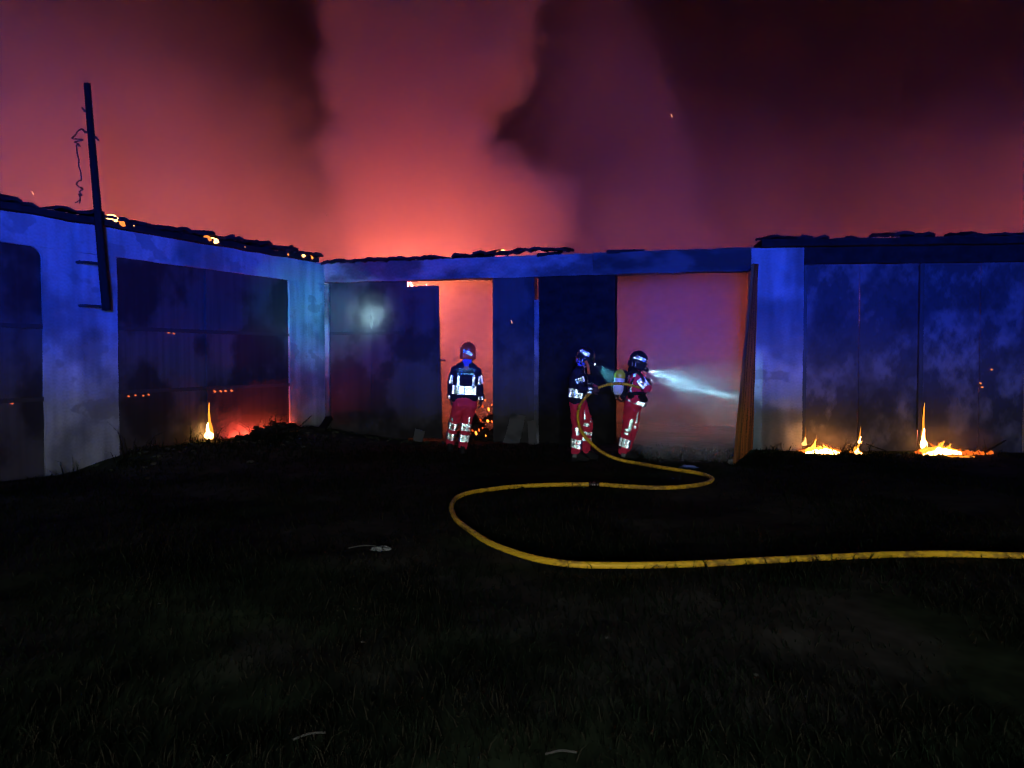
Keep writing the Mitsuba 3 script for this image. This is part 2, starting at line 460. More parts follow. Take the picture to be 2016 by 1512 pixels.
rim = [(i, 0) for i in range(nu)] + [(nu, j) for j in range(nv)] + [(nu - i, nv) for i in range(nu)] + [(0, nv - j) for j in range(nv)]
for (i, j), (k, l) in zip(rim, rim[1:] + rim[:1]):
    a, b = j * (nu + 1) + i, l * (nu + 1) + k
    F.append([a, a + N1, b + N1, b])
F = np.array(F)
leaf = trimesh.Trimesh(V, np.vstack([F[:, :3], F[:, [0, 2, 3]]]), process=False)
trimesh.repair.fix_normals(leaf)
obj(G + '__door_002', leaf, M['rust'])
tag(G + '__door_002', 'sagging open door leaf swung out into the yard, orange in the firelight')

a_ = np.linspace(0, np.pi / 2, 9)
bw = [(4.4, -0.3), (5.0, -0.06)] + [(5.0 + 1.8 * math.sin(t), 1.8 - 1.86 * math.cos(t)) for t in a_[1:]] + [(6.8, 4.2), (7.05, 4.2), (7.05, -0.3)]
wm = trimesh.creation.extrude_polygon(Polygon(bw), 12.5, engine='earcut')
wm.vertices = np.stack([wm.vertices[:, 2] - 3.0, wm.vertices[:, 0], wm.vertices[:, 1]], 1)
obj(G + '__back_wall', inframe(wm, 'C'), M['char'], smooth=50)
tag(G + '__back_wall', 'sooty back wall banked up with ash, behind the smoke')
for s_, ln, el in ((0.6, 0.5, 0.08), (2.2, 0.6, 0.05), (3.55, 0.45, 0.35), (4.75, 0.5, 0.1), (6.2, 0.7, 0.03)):
    m = rough_box(-ln / 2, ln / 2, -0.035, 0.035, -0.03, 0.03, 0.06, 0.012, int(r.integers(900)))
    m.apply_transform(trimesh.transformations.euler_matrix(0, -el, r.normal(0, 0.4)))
    obj(G + '__roof__rafter', inframe(at(m, (s_, 0.05, TOP + 0.03)), 'C'), M['char'])
# right wing
G = 'garage_wing_002'
tag(G, 'garage wing with a pale stained pillar and scorched peeling doors, flames at its foot', 'garage')
obj(G + '__pillar', inframe(rough_box(0.0, 0.91, 0.0, 0.28, -0.2, TOP, 0.1, 0.012, 20), 'R'), M['plaster'])
obj(G + '__beam', inframe(rough_box(0.912, 12.0, -0.01, 0.28, 3.27, TOP, 0.11, 0.012, 21), 'R'), M['char'])
tag(G + '__beam', 'soot-black lintel over the peeling doors')
door(G + '__door', 'R', 0.94, 4.66, 0.0, 3.262, (1.90, 2.92, 3.93), (), M['peeling_paint'], recess=0.10, seed=23, gap=0.007)
obj(G + '__door__stile', inframe(rough_box(2.885, 2.955, 0.02, 0.08, 0.35, 3.25, 0.3, 0.006, 24), 'R'), M['iron'])
obj(G + '__door__stile', inframe(rough_box(0.915, 0.975, 0.02, 0.09, 0.0, 3.25, 0.3, 0.008, 25), 'R'), M['iron'])
obj(G + '__pillar', inframe(rough_box(4.67, 5.8, 0.0, 0.28, -0.2, 3.265, 0.1, 0.012, 26), 'R'), M['plaster'])
door(G + '__door_001', 'R', 5.82, 9.5, 0.0, 3.262, (6.74, 7.66, 8.58), (), M['peeling_paint'], recess=0.10, seed=27, gap=-0.012)
obj(G + '__roof', inframe(rough_box(0.15, 11.0, -0.18, 0.55, TOP + 0.004, TOP + 0.13, 0.12, 0.03, 28), 'R'), M['char'])
tiles(G + '__roof', 'R', 0.2, 8.0, TOP + 0.10, 51, 0.1, width=0.27, lift=0.03, rise=0.06)

# ---------------------------------------------------------------- wooden post on the wing, its brackets and loose wire
pt, pb = W('L', -5.38, -0.20, 5.50), W('L', -5.10, -0.15, 2.31)
PO = 'wooden_post'
path = np.array([pb * (1 - t) + pt * t for t in np.linspace(0, 1, 14)])
path += 0.012 * (np.stack([meshkit.fbm(path * 2 + 5 * k, 2, k) for k in range(3)], 1) - 0.5)
obj(PO, tube(path, np.linspace(0.062, 0.045, 14), 9), M['wood_dark'], smooth=40)
tag(PO, 'dark leaning wooden post bracketed to the blue wall, sticking up above the roof', 'post')
for z, ln in ((2.98, 0.30), (2.36, 0.32)):
    t = (z - 2.31) / (5.5 - 2.31)
    c = pb * (1 - t) + pt * t
    o, e, n = FR['L']
    e3, n3 = A3(e[0], e[1], 0), A3(n[0], n[1], 0)
    pth = [c + n3 * 0.01 + e3 * 0.05, c + n3 * 0.02, c + n3 * 0.03 - e3 * (ln - 0.03), c + n3 * 0.14 - e3 * ln]
    obj(PO + '__bracket', tube(pth, 0.022, 6), M['iron'])
for z, dx in ((5.12, -0.09), (4.83, -0.12), (4.76, 0.12)):
    t = (z - 2.31) / (5.5 - 2.31)
    c = pb * (1 - t) + pt * t
    obj(PO + '__peg', tube([c, c + A3(dx * 0.6, -0.02, 0.0), c + A3(dx, -0.02, 0.05 if dx < 0 else -0.05)], [0.02, 0.018, 0.012], 6), M['iron'])
t = (4.83 - 2.31) / (5.5 - 2.31)
c = pb * (1 - t) + pt * t
wp = [c + A3(-0.12, -0.02, 0.05), c + A3(-0.17, -0.02, 0.02)]
r = np.random.default_rng(3)
for i, z in enumerate(np.linspace(4.80, 4.62, 9)):
    wp.append(A3(c[0] - 0.20 + r.normal(0, 0.028), c[1] - 0.02 + r.normal(0, 0.03), z + r.normal(0, 0.02)))
for i, z in enumerate(np.linspace(4.55, 4.15, 8)):
    wp.append(A3(c[0] - 0.19 + 0.012 * i * 0.6 + r.normal(0, 0.008), c[1] - 0.02, z))
for i, z in enumerate(np.linspace(4.10, 3.82, 12)):
    wp.append(A3(c[0] - 0.15 + r.normal(0, 0.034), c[1] - 0.02 + r.normal(0, 0.03), z + r.normal(0, 0.02)))
obj('dangling_wire', tube(spline(wp, 120), 0.010, 5), M['iron'])
tag('dangling_wire', 'thin tangled wire dangling beside the leaning post', 'wire')

# ---------------------------------------------------------------- fires that can be seen
def tongues(n, w, d, h, seed, lean=0.15, fat=0.35, taper=True):
    """Flame tongues over a bed w x d: teardrops that bend, in one mesh, about the origin."""
    r = np.random.default_rng(seed)
    out = []
    for i in range(n):
        u = r.uniform(-1, 1)
        x, y = u * w / 2, r.uniform(-0.5, 0.5) * d
        hh = h * r.uniform(0.45, 1.0) * (1 - 0.5 * abs(u) if taper else 1)
        rad = fat * hh * r.uniform(0.7, 1.2)
        bend = A3(r.normal(0, lean), r.normal(0, lean), 0) * hh
        tt = np.linspace(0, 1, 9)
        prof = rad * np.sin(np.pi * np.clip(tt, 0.001, 1) ** 0.55) ** 0.9 * (1 - 0.5 * tt) + 0.003
        ph = r.uniform(0, 6)
        pts = np.array([A3(x, y, t * hh) + bend * t * t + A3(0.06 * hh * math.sin(ph + 4 * t), 0, 0) for t in tt])
        out.append(tube(pts, prof, 8))
    return trimesh.util.concatenate(out)


def tri(man, L=0.028, smooth=5, fold=0.0, seed=0, freq=9.0):
    m = man.refine_to_length(L).to_mesh()
    t = trimesh.Trimesh(m.vert_properties[:, :3], m.tri_verts, process=True)
    if smooth: trimesh.smoothing.filter_taubin(t, iterations=smooth)
    if fold:
        n = t.vertex_normals
        v = t.vertices
        t.vertices = v + n * (fold * (meshkit.fbm(v * A3(freq, freq, freq * 1.5) + seed, 3, seed) - 0.5) * 2)[:, None]
    return t


def mass(n, w, d, h, seed, taper=True, spiky=0.2):
    """A low connected body of fire: overlapping lumps in a row with short pointed licks, about the origin."""
    r = np.random.default_rng(seed)
    ball = trimesh.creation.icosphere(subdivisions=2).vertices
    out = None
    n = max(n, int(2.4 * w / max(h, 0.03)))
    for i, u in enumerate(np.linspace(-1, 1, n)):
        k = (1 - 0.6 * abs(u) ** 2) if taper else r.uniform(0.7, 1.0)
        hh = h * k * r.uniform(0.5, 1.0)
        rx = max(1.3 * w / n, 0.25 * hh)
        c = A3(u * (w / 2 - rx * 0.5), r.uniform(-0.5, 0.5) * d, hh * 0.22)
        pts = ball * A3(rx, d * 0.6 + 0.02, hh * 0.42) + c
        if r.random() < spiky:
            tip = c + A3(r.normal(0, 0.35) * hh, r.normal(0, 0.1) * hh, hh * r.uniform(0.6, 1.1))
            b = m3.Manifold.hull_points(pts) + m3.Manifold.hull_points(np.vstack([ball * A3(rx * 0.45, 0.02, hh * 0.2) + c + A3(0, 0, hh * 0.2), tip[None], tip[None] + A3(0.004, 0, 0), tip[None] + A3(0, 0.004, 0)]))
        else: b = m3.Manifold.hull_points(pts)
        out = b if out is None else out + b
    t = tri(out, 0.02, 2)
    v = t.vertices
    t.vertices = v + h * 0.22 * (np.stack([meshkit.fbm(v / h * 1.6 + 7 * q, 3, seed + q) for q in range(3)], 1) - 0.5)
    return t


CORE = A3(16.0, 7.4, 1.9)
BODY = A3(2.2, 0.62, 0.05)
TIPS = A3(0.85, 0.13, 0.012)


def fire(key, label, p, w, h, seed, n=(10, 14, 12), group=None, wt=1.5, gain=1.0):
    obj(key + '__core', at(mass(n[0], w * 0.95, 0.07, h * 0.85, seed), A3(*p) + A3(0, -0.10, -0.015)), M['ember_dark'], emitter=emits(CORE * gain * A3(1, 0.9, 0.8), wt))
    obj(key + '__flame', at(mass(n[1], w * 1.02, 0.09, h * 0.98, seed + 1, spiky=0.45), A3(*p) + A3(0.01, 0.03, 0)), M['ember_dark'], emitter=emits(BODY * gain, 0.4))
    obj(key + '__tip', at(mass(n[2], w * 1.25, 0.10, h * 0.75, seed + 2, spiky=0.5), A3(*p) + A3(0.02, 0.07, 0)), M['ember_dark'], emitter=emits(TIPS * gain, 0.15))
    tag(key, label, 'fire', group)


def on(fr, s, y, dz=0.0):
    p = W(fr, s, y, 0)
    return A3(p[0], p[1], float(gz(p[0], p[1])) + dz)


fire('ground_fire', 'low blazing heap on the ground at the foot of the pale pillar', on('R', 1.18, -0.16), 0.56, 0.20, 101, wt=2.0, gain=3.0)
fire('ground_fire_001', 'small licking fire on the ground under the glowing seam of the peeling doors', on('R', 1.80, -0.10), 0.16, 0.20, 111, (4, 6, 6), wt=0.7)
fire('ground_fire_002', 'long bright fire spreading along the ground below the middle of the peeling doors', on('R', 3.18, -0.18), 0.66, 0.26, 121, (12, 16, 14), wt=2.0, gain=1.3)
obj('ground_fire_002__ember_trail', at(mass(9, 0.62, 0.06, 0.13, 131, taper=False, spiky=0.7), on('R', 3.70, -0.24)), M['ember_dark'], emitter=emits(TIPS * 1.3, 0.25))
obj('ground_fire_002__ember_trail', at(mass(6, 0.4, 0.05, 0.045, 132, taper=False, spiky=0.2), on('R', 3.35, -0.55, 0.0)), M['ember_dark'], emitter=emits(BODY * 0.7, 0.2))


def column_fire(key, label, p, w, h, seed, k=1.0, wt=1.0):
    def lobe(h0, r0, x0):
        tt = np.linspace(0, 1, 14)
        prof = r0 * (0.5 + 0.5 * np.sin(np.clip(tt * 2.2, 0, 1) * np.pi)) * (1 - tt) ** 0.7 + r0 * 0.12
        pts = np.array([A3(x0 + 0.01 * math.sin(5 * t + seed), 0, t * h0) for t in tt])
        return tube(pts, prof, 10)
    obj(key + '__core', at(lobe(h * 0.45, w, 0.0), A3(*p) + A3(0, -0.03, 0)), M['ember_dark'], smooth=50, emitter=emits(CORE * k, wt))
    obj(key + '__flame', at(lobe(h, w * 0.62, 0.012), A3(*p)), M['ember_dark'], smooth=50, emitter=emits(BODY * 0.8 * k, 0.4))
    tag(key, label, 'flame')


column_fire('door_flame', 'teardrop flame licking up the middle seam of the closed dark doors', on('L', -3.10, -0.03, 0.04), 0.085, 0.62, 1, 1.0, 1.2)
column_fire('door_flame_001', 'tall narrow flame rising up the centre post of the peeling doors', W('R', 2.945, -0.05, 0.03), 0.065, 0.80, 2)
column_fire('door_flame_002', 'small flickering flame in the seam above the licking fire', W('R', 1.90, 0.02, 0.10), 0.035, 0.30, 3, 0.8, 0.4)
column_fire('door_flame_003', 'reddish flame at the foot of the dark jamb beside the pale pillar', W('R', 0.945, -0.02, 0.06), 0.05, 0.34, 4, 0.14, 0.2)
fire('debris_fire', 'small fire smouldering in the rubble below the dark doors near the inner corner', on('L', -1.40, -0.22, 0.03), 0.13, 0.14, 141, (3, 5, 4), wt=1.0, gain=1.4)
eb = inframe(mass(14, 1.5, 0.05, 0.11, 151, taper=False, spiky=0.0), 'L')
eb.apply_translation(on('L', -1.75, -0.10, 0.0) - A3(*K, 0) + A3(0, 0, -0.03))
obj('ember_bed', eb, M['ember_dark'], emitter=emits(A3(150.0, 13.0, 7.0), 1.5))
tag('ember_bed', 'glowing bed of embers behind the rubble at the foot of the dark doors', 'embers')


def glow(key, label, p, size, rad, seed, group, squash=0.6):
    r = np.random.default_rng(seed)
    m = trimesh.creation.icosphere(subdivisions=2, radius=1.0)
    v = m.vertices
    v = v * (0.6 + 0.8 * meshkit.fbm(v * 1.7 + seed, 3, seed)[:, None]) * A3(size, size * 0.6, size * squash)
    m.vertices = v
    m.apply_transform(trimesh.transformations.rotation_matrix(r.uniform(-0.2, 0.6), (0, 1, 0)))
    k = obj(key, at(m, p), M['ember_dark'], emitter=emits(rad, 0.06))
    tag(k, label, 'ember', group)


HOT, WARM, DIM = A3(6, 2.6, 0.7), A3(1.6, 0.35, 0.05), A3(0.45, 0.035, 0.03)
for i, (s, z, sz, c, lab) in enumerate([
        (-4.93, TOP + 0.10, 0.090, HOT, 'white-hot flare on the roof edge just beside the leaning post'),
        (-4.80, TOP + 0.06, 0.085, WARM, 'orange glow on the tiles next to the white-hot flare by the post'),
        (-4.60, TOP + 0.04, 0.040, HOT, 'small yellow ember on the roof edge a little past the leaning post'),
        (-3.14, TOP + 0.05, 0.075, WARM, 'dull orange half of the roof glow above the closed dark doors'),
        (-3.00, TOP + 0.03, 0.085, HOT, 'bright half of the roof glow above the closed dark doors'),
        (-2.32, TOP + 0.02, 0.040, WARM, 'tiny ember under the tiles past the roof glow over the dark doors'),
        (-1.22, TOP + 0.02, 0.055, WARM, 'first of three embers on the roof edge near the inner corner'),
        (-0.78, TOP + 0.04, 0.065, HOT, 'brightest of three embers on the roof edge near the inner corner'),
        (-0.52, TOP + 0.04, 0.060, WARM, 'last of three embers on the roof edge, closest to the inner corner')]):
    glow('roof_ember', lab, W('L', s, -0.09, z + 0.025), sz, c, 200 + i, None)
for i, (fr, s, z, sz, c, lab) in enumerate([
        ('C', 3.86, TOP + 0.10, 0.055, HOT, 'bright ember in the heap of tiles on the central wing'),
        ('C', 3.80, TOP + 0.08, 0.050, WARM, 'orange fringe of the bright ember on the central wing'),
        ('R', 0.30, TOP + 0.10, 0.050, DIM, 'faint pink ember at the end of the tiles over the pale pillar'),
        ('R', 3.52, TOP + 0.08, 0.045, DIM, 'faint pink ember midway along the tiles over the peeling doors'),
        ('R', 4.16, TOP + 0.10, 0.045, DIM, 'faint pink ember near the picture edge over the peeling doors')]):
    glow('roof_ember', lab, W(fr, s, -0.10, z), sz, c, 230 + i, None)
_ord = ('first', 'second', 'third', 'fourth')
DOOR_GLOWS = [f'{w} of two small glows high in the dark doors above the teardrop flame' for w in ('outer', 'inner')] + [f'{w} glowing slot of the low row next to the wall pillar with the post' for w in _ord] + \
    [f'{w} glowing slot in the row just above the teardrop flame, counted from the flame' for w in _ord] + ['single small glow in the dark door on the far side of the post'] + \
    ['upper spark burning through the peeling doors near their last seam', 'spark on the last seam of the peeling doors', 'lowest spark on the last seam of the peeling doors']
for i, (fr, s, z, sz, c, grp) in enumerate(
        [('L', s, z, 0.022, A3(0.7, 0.12, 0.03), 'glowing slots in the closed dark doors') for s, z in
         ((-3.86, 2.02), (-3.76, 2.01), (-4.62, 1.02), (-4.50, 1.03), (-4.36, 1.02), (-4.26, 1.03))] +
        [('L', s, 1.03, 0.03, A3(0.9, 0.16, 0.04), 'glowing slots in the closed dark doors') for s in (-2.92, -2.79, -2.68, -2.54)] +
        [('L', -6.39, 1.01, 0.028, A3(0.8, 0.12, 0.04), None)] +
        [('R', s, z, 0.025, A3(0.9, 0.22, 0.05), 'sparks burning through the peeling doors') for s, z in ((4.12, 1.41), (3.94, 1.17), (3.97, 1.10))]):
    glow('door_ember', DOOR_GLOWS[i], W(fr, s, 0.018 if fr == 'L' else 0.07, z), sz, c, 250 + i, grp)
# thin smoke hanging round the fires on the ground
scene['fire_smoke_medium'] = {'type': 'homogeneous', 'albedo': rgb(0.9, 0.8, 0.7), 'sigma_t': 0.12}
for i, (s_, rx, rz) in enumerate(((1.18, 0.62, 0.34), (3.35, 0.85, 0.42))):
    b_ = trimesh.creation.icosphere(subdivisions=3)
    b_.apply_scale((rx, 0.30, rz))
    b_.apply_translation((s_, -0.22 - 0.10, 0.10))
    b_.vertices[:, 1] = np.minimum(b_.vertices[:, 1], -0.03)
    k = 'fire_smoke' + ('__001' if i else '')
    scene[k] = mikit.ply(inframe(b_, 'R'), {'type': 'null'}, interior={'type': 'ref', 'id': 'fire_smoke_medium'})
tag('fire_smoke', 'thin smoke glowing round the fires on the ground', 'smoke', kind='stuff')
for i, (x, y, z) in enumerate(((2.6, 12.8, 5.6), (-3.4, 14.2, 4.25), (-6.9, 11.2, 4.0), (-0.02, 13.2, 2.25))):
    k = obj('spark', tube([A3(x, y, z), A3(x + 0.015, y, z - 0.02), A3(x + 0.022, y, z - 0.05)], 0.005, 5), M['ember_dark'], emitter=emits((2.4, 0.9, 0.45), 0.02))
    tag(k, ['tiny spark drifting high above the wet opening', 'tiny spark hanging over the roof edge at the inner corner', 'tiny spark over the roof beyond the leaning post', 'tiny spark in front of the dark panel beside the tall opening'][i], 'spark', 'sparks drifting in the air')

# ---------------------------------------------------------------- rubble, planks and litter
r = np.random.default_rng(9)


def chunk(size, seed):
    q = np.random.default_rng(seed)
    p = q.normal(size=(12, 3))
    p = p / np.linalg.norm(p, axis=1, keepdims=True) * q.uniform(0.6, 1, (12, 1)) * size
    return trimesh.Trimesh(p, process=False).convex_hull


parts = []
for i in range(260):
    if i < 150:
        s, d = r.uniform(-5.6, 0.1), 0.10 + abs(r.normal(0, 0.55))
        p = W('L', s, -d, 0)
    elif i < 200:
        p = W('C', r.uniform(0, 3.4), -0.1 - abs(r.normal(0, 0.5)), 0)
    else:
        p = W('R', r.uniform(0, 7), -0.1 - abs(r.normal(0, 0.4)), 0)
    c = chunk(A3(1, 0.8, 0.55) * r.uniform(0.02, 0.085), 400 + i)
    c.apply_translation((p[0], p[1], float(gz(p[0], p[1])) + 0.01))
    parts.append(c)
obj('rubble', trimesh.util.concatenate(parts), M['soil'])
tag('rubble', 'broken lumps of plaster and tile along the foot of the walls', 'rubble', kind='stuff')
hp_ = []
for i in range(340):
    s_ = r.uniform(-2.85, -0.75)
    hz = 0.20 * (0.55 + 0.45 * math.sin(3.1 * s_ + 1.0)) * (1 - 0.4 * abs(s_ + 1.9) / 1.1) + 0.07
    c = chunk(A3(1.2, 0.9, 0.7) * r.uniform(0.03, 0.10), 900 + i)
    p = on('L', s_, -0.36 + r.normal(0, 0.06), r.uniform(-0.05, max(hz, 0.02)) - 0.02)
    c.apply_translation(p)
    hp_.append(c)
obj('debris_heap', trimesh.util.concatenate(hp_), M['char'])
tag('debris_heap', 'low heap of charred lumps against the dark doors, hiding the ember bed', 'rubble', kind='stuff')
for i, (fr, s, d, ln, az, el, lab) in enumerate([
        ('L', -1.75, 0.42, 0.62, 0.3, 0.18, 'charred plank end propped in front of the ember bed'),
        ('L', -1.10, 0.38, 0.40, 1.0, 0.75, 'thin stick poking up from the rubble next to the debris fire'),
        ('L', -0.55, 0.45, 0.55, -0.4, 0.35, 'charred plank lying against the corner pillar'),
        ('R', 2.12, 0.16, 0.34, 0.2, -0.35, 'burning-lit stick leaning over the licking fire'),
        ('R', 4.02, 0.30, 0.45, -0.3, 0.45, 'thin dark stick at the far end of the long fire')]):
    p = on(fr, s, -d, 0.05)
    o, e, n = FR[fr]
    dirv = A3(e[0] * math.cos(az) - n[0] * math.sin(az), e[1] * math.cos(az) - n[1] * math.sin(az), 0) * math.cos(el) + A3(0, 0, math.sin(el))
    wdt = 0.07 if 'plank' in lab else 0.018
    m = rough_box(-ln / 2, ln / 2, -wdt, wdt, -wdt * 0.4, wdt * 0.4, 0.08, 0.01, 60 + i)
    zax = unit(np.cross(dirv, np.cross(A3(0, 0, 1), dirv)))
    R4 = np.eye(4)
    R4[:3, 0], R4[:3, 2] = dirv, zax
    R4[:3, 1] = np.cross(zax, dirv)
    R4[:3, 3] = p + A3(0, 0, abs(math.sin(el)) * ln / 2)
    m.apply_transform(R4)
    k = obj('plank' if 'plank' in lab else 'stick', m, M['char'])
    tag(k, lab, 'plank' if 'plank' in lab else 'stick')


q = np.random.default_rng(88)
hp_ = [at(chunk(A3(1.2, 1.0, 0.7) * q.uniform(0.05, 0.14), 1600 + i), A3(-0.62 + q.normal(0, 0.20), 15.45 + q.normal(0, 0.15), q.uniform(0, 0.42) * (1 if q.random() < 0.5 else 0.4))) for i in range(70)]
obj('burning_debris', trimesh.util.concatenate(hp_), M['char'])
tag('burning_debris', 'black heap with red embers inside the tall opening beside the first firefighter', 'debris')
for i, (u, v, sz) in enumerate(((955, 788, 0.030), (950, 800, 0.035), (962, 806, 0.04), (968, 797, 0.022), (946, 827, 0.03), (960, 829, 0.05), (968, 830, 0.03), (930, 848, 0.03), (937, 853, 0.045), (943, 847, 0.03), (950, 843, 0.025), (956, 858, 0.022))):
    yy = 15.12 if v > 840 else 15.22
    m = trimesh.creation.icosphere(subdivisions=1)
    m.apply_scale((sz * 0.55, sz * 0.4, sz * q.uniform(0.7, 1.2)))
    m.apply_transform(trimesh.transformations.rotation_matrix(q.uniform(0.2, 0.8), (0, -1, 0)))
    obj('burning_debris__ember', at(m, ((u - 1008) / 1523 * yy, yy, 1.6 - (v - 706) / 1523 * yy)), M['ember_dark'], emitter=emits((A3(2.4, 0.28, 0.04), A3(1.2, 0.10, 0.015), A3(3.2, 0.8, 0.1))[i % 3], 0.04))
for i, (s_, d_, w_, h_, ln, lab) in enumerate(((4.05, 0.16, 0.30, 0.55, 0.25, 'grey slab of fallen plaster leaning on the dark panel, the wider one'), (4.48, 0.12, 0.16, 0.42, -0.1, 'narrow slab of fallen plaster at the foot of the pale strip'), (2.15, 0.2, 0.2, 0.2, 0.2, 'small broken slab below the low-hanging door leaf'))):
    m = rough_box(-w_ / 2, w_ / 2, -0.02, 0.02, -0.05, h_, 0.07, 0.03, 140 + i)
    m.apply_transform(trimesh.transformations.euler_matrix(-0.22, ln, 0.1))
    k = obj('plaster_slab', inframe(at(m, (s_, -d_, 0.0)), 'C'), M['sooty'])
    tag(k, lab, 'slab')


def crumple(key, x, y, sx, sy, sz, mat, label, cat, seed):
    m = trimesh.creation.icosphere(subdivisions=3)
    v = m.vertices
    v = v * (0.45 + 1.1 * meshkit.fbm(v * 2.2 + seed, 3, seed)[:, None])
    m.vertices = v * A3(sx, sy, sz)
    m.apply_translation((x, y, float(gz(x, y)) + sz * 0.5))
    k = obj(key, m, mat)
    tag(k, label, cat)


crumple('plastic_bag', -6.25, 11.95, 0.26, 0.13, 0.07, M['blue_plastic'], 'crumpled blue plastic bag on the grass below the post', 'bag', 1)
crumple('plastic_scrap', 2.60, 11.3, 0.12, 0.06, 0.03, M['blue_plastic'], 'flat violet-blue plastic scrap on the ground before the pale pillar', 'litter', 2)
crumple('pale_scrap', -1.10, 6.45, 0.085, 0.04, 0.022, M['pale_plastic'], 'pale scrap on the dark grass beside the loop of hose', 'litter', 3)
crumple('pale_scrap', 3.42, 12.0, 0.05, 0.05, 0.05, M['pale_plastic'], 'crumpled pale scrap at the foot of the sagging door leaf', 'litter', 4)
for i, (x, y, sx, lab) in enumerate(((0.55, 4.45, 0.018, 'tiny pale stone in the grass under the bottom bend of the hose'), (1.25, 3.9, 0.02, 'tiny pale stone alone on the dark grass towards the hose end'), (-0.85, 4.35, 0.016, 'tiny pale stone in the dark grass past the loop of the hose'), (-2.3, 5.0, 0.016, 'tiny pale stone in the open grass far from the hose'))):
    m = chunk(A3(1, 1, 0.5) * sx, 700 + i)
    m.apply_translation((x, y, float(gz(x, y)) + 0.035))
    k = obj('pebble', m, M['dry_stick'])
    tag(k, lab, 'stone', 'pale stones in the grass')
for i, (x, y, ln, az) in enumerate(((-0.86, 3.22, 0.13, 0.25), (0.20, 3.12, 0.13, -0.1), (-1.25, 6.40, 0.22, 0.2))):
    p = A3(x, y, float(gz(x, y)) + 0.04)
    d = A3(math.cos(az), math.sin(az), 0) * ln / 2
    k = obj('twig', tube(spline([p - d, p + A3(0, 0.012, 0.012), p + d + A3(0, 0.02, 0.004)], 10), 0.0055, 6), M['dry_stick'])
    tag(k, ['pale curved twig in the dark grass nearest the camera, alone', 'pale twig in the dark grass below the middle of the hose', 'pale twig pointing at the pale scrap beside the loop of hose'][i], 'twig')

# ---------------------------------------------------------------- fire engine behind the photographer: its lamps light the yard
FE = 'fire_engine'
tag(FE, 'red fire engine parked facing the garages, headlamps and blue beacon lit', 'fire engine')
TX, TY = 0.3, -5.0                                             # middle of the front bumper
P_ = lambda m: at(m, (TX, TY, 0))
obj(FE + '__cab', P_(rough_box(-1.2, 1.2, -2.2, 0.0, 0.62, 2.86, 0.4, 0.004, 90)), M['truck_red'])
obj(FE + '__roof', P_(box(-1.2, 1.2, -2.2, -0.6, 2.862, 2.875)), M['truck_white'])
obj(FE + '__body', P_(rough_box(-1.22, 1.22, -7.2, -2.25, 0.62, 3.0, 0.4, 0.004, 91)), M['truck_red'])
obj(FE + '__windscreen', P_(quad((0, 0.012, 2.1), (1.05, 0, 0), (0, 0, 0.5)).apply_scale((-1, 1, 1))), M['glass_dark'])
obj(FE + '__bumper', P_(box(-1.22, 1.22, 0.005, 0.16, 0.42, 0.78)), M['truck_white'])
for x in (-1.05, 1.05):
    for y in (-1.2, -5.6):
        w = trimesh.creation.cylinder(0.5, 0.3, sections=28)
        w.apply_transform(trimesh.transformations.rotation_matrix(math.pi / 2, (0, 1, 0)))
        obj(FE + '__wheel', at(w, (TX + x, TY + y, 0.5)), M['rubber'], smooth=40)
for x in (-0.85, 0.85):
    k = obj(FE + '__headlamp', P_(trimesh.util.concatenate([box(x - 0.11, x + 0.11, 0.02, 0.20, 0.961, 0.975), box(x - 0.11, x + 0.11, 0.004, 0.02, 0.93, 0.961)])), M['rubber'])
    obj(k + '__lens', P_(quad((x, 0.022, 0.952), (-0.07, 0, 0), (0, 0, 0.004))), M['rubber'], emitter=emits(HEADLAMP, 2.5))
k = obj(FE + '__light_bar', P_(trimesh.util.concatenate([box(-1.05, 1.05, -1.96, -1.90, 2.93, 3.12), box(-1.05, 1.05, -1.90, -1.50, 3.10, 3.12)])), M['rubber'])
obj(k + '__blue_lens', P_(quad((0, -1.898, 3.02), (-1.0, 0, 0), (0, 0, 0.07))), M['rubber'], emitter=emits(BEACON, 5))
k = obj(FE + '__work_light', P_(box(-1.24, 1.24, 0.03, 0.10, 1.11, 2.09)), M['rubber'])
obj(k + '__lens', P_(quad((0, 0.103, 1.60), (-1.2, 0, 0), (0, 0, 0.45))), M['rubber'], emitter=emits(WORKLIGHT, 3))
SPX = A3(TX - 1.0, TY - 1.6, 3.3)
obj(FE + '__searchlight', at(trimesh.creation.cylinder(0.11, 0.2, sections=20, transform=trimesh.transformations.rotation_matrix(math.pi / 2, (1, 0, 0))), SPX - A3(0, 0.12, 0)), M['rubber'])
for _n, (_c, _k, _t) in enumerate(((0.75, 1.0, (-2.85, 15.65, 2.50)), (1.35, 0.30, (-2.9, 15.65, 2.50)), (2.2, 0.05, (-3.0, 15.65, 2.50)), (3.4, 0.065, (-3.95, 16.0, 2.55)))):
    scene[f'searchlight_beam_{_n:03d}'] = {'type': 'spot', 'to_world': T().look_at(origin=SPX.tolist(), target=list(_t), up=[0, 0, 1]), 'intensity': rgb(*(SEARCHLIGHT * (A3(0.25, 1.0, 0.9) if _n == 3 else 1.0) * _k * NIGHT)),
                                          'cutoff_angle': _c, 'beam_width': 0.03, 'sampling_weight': 0.5}

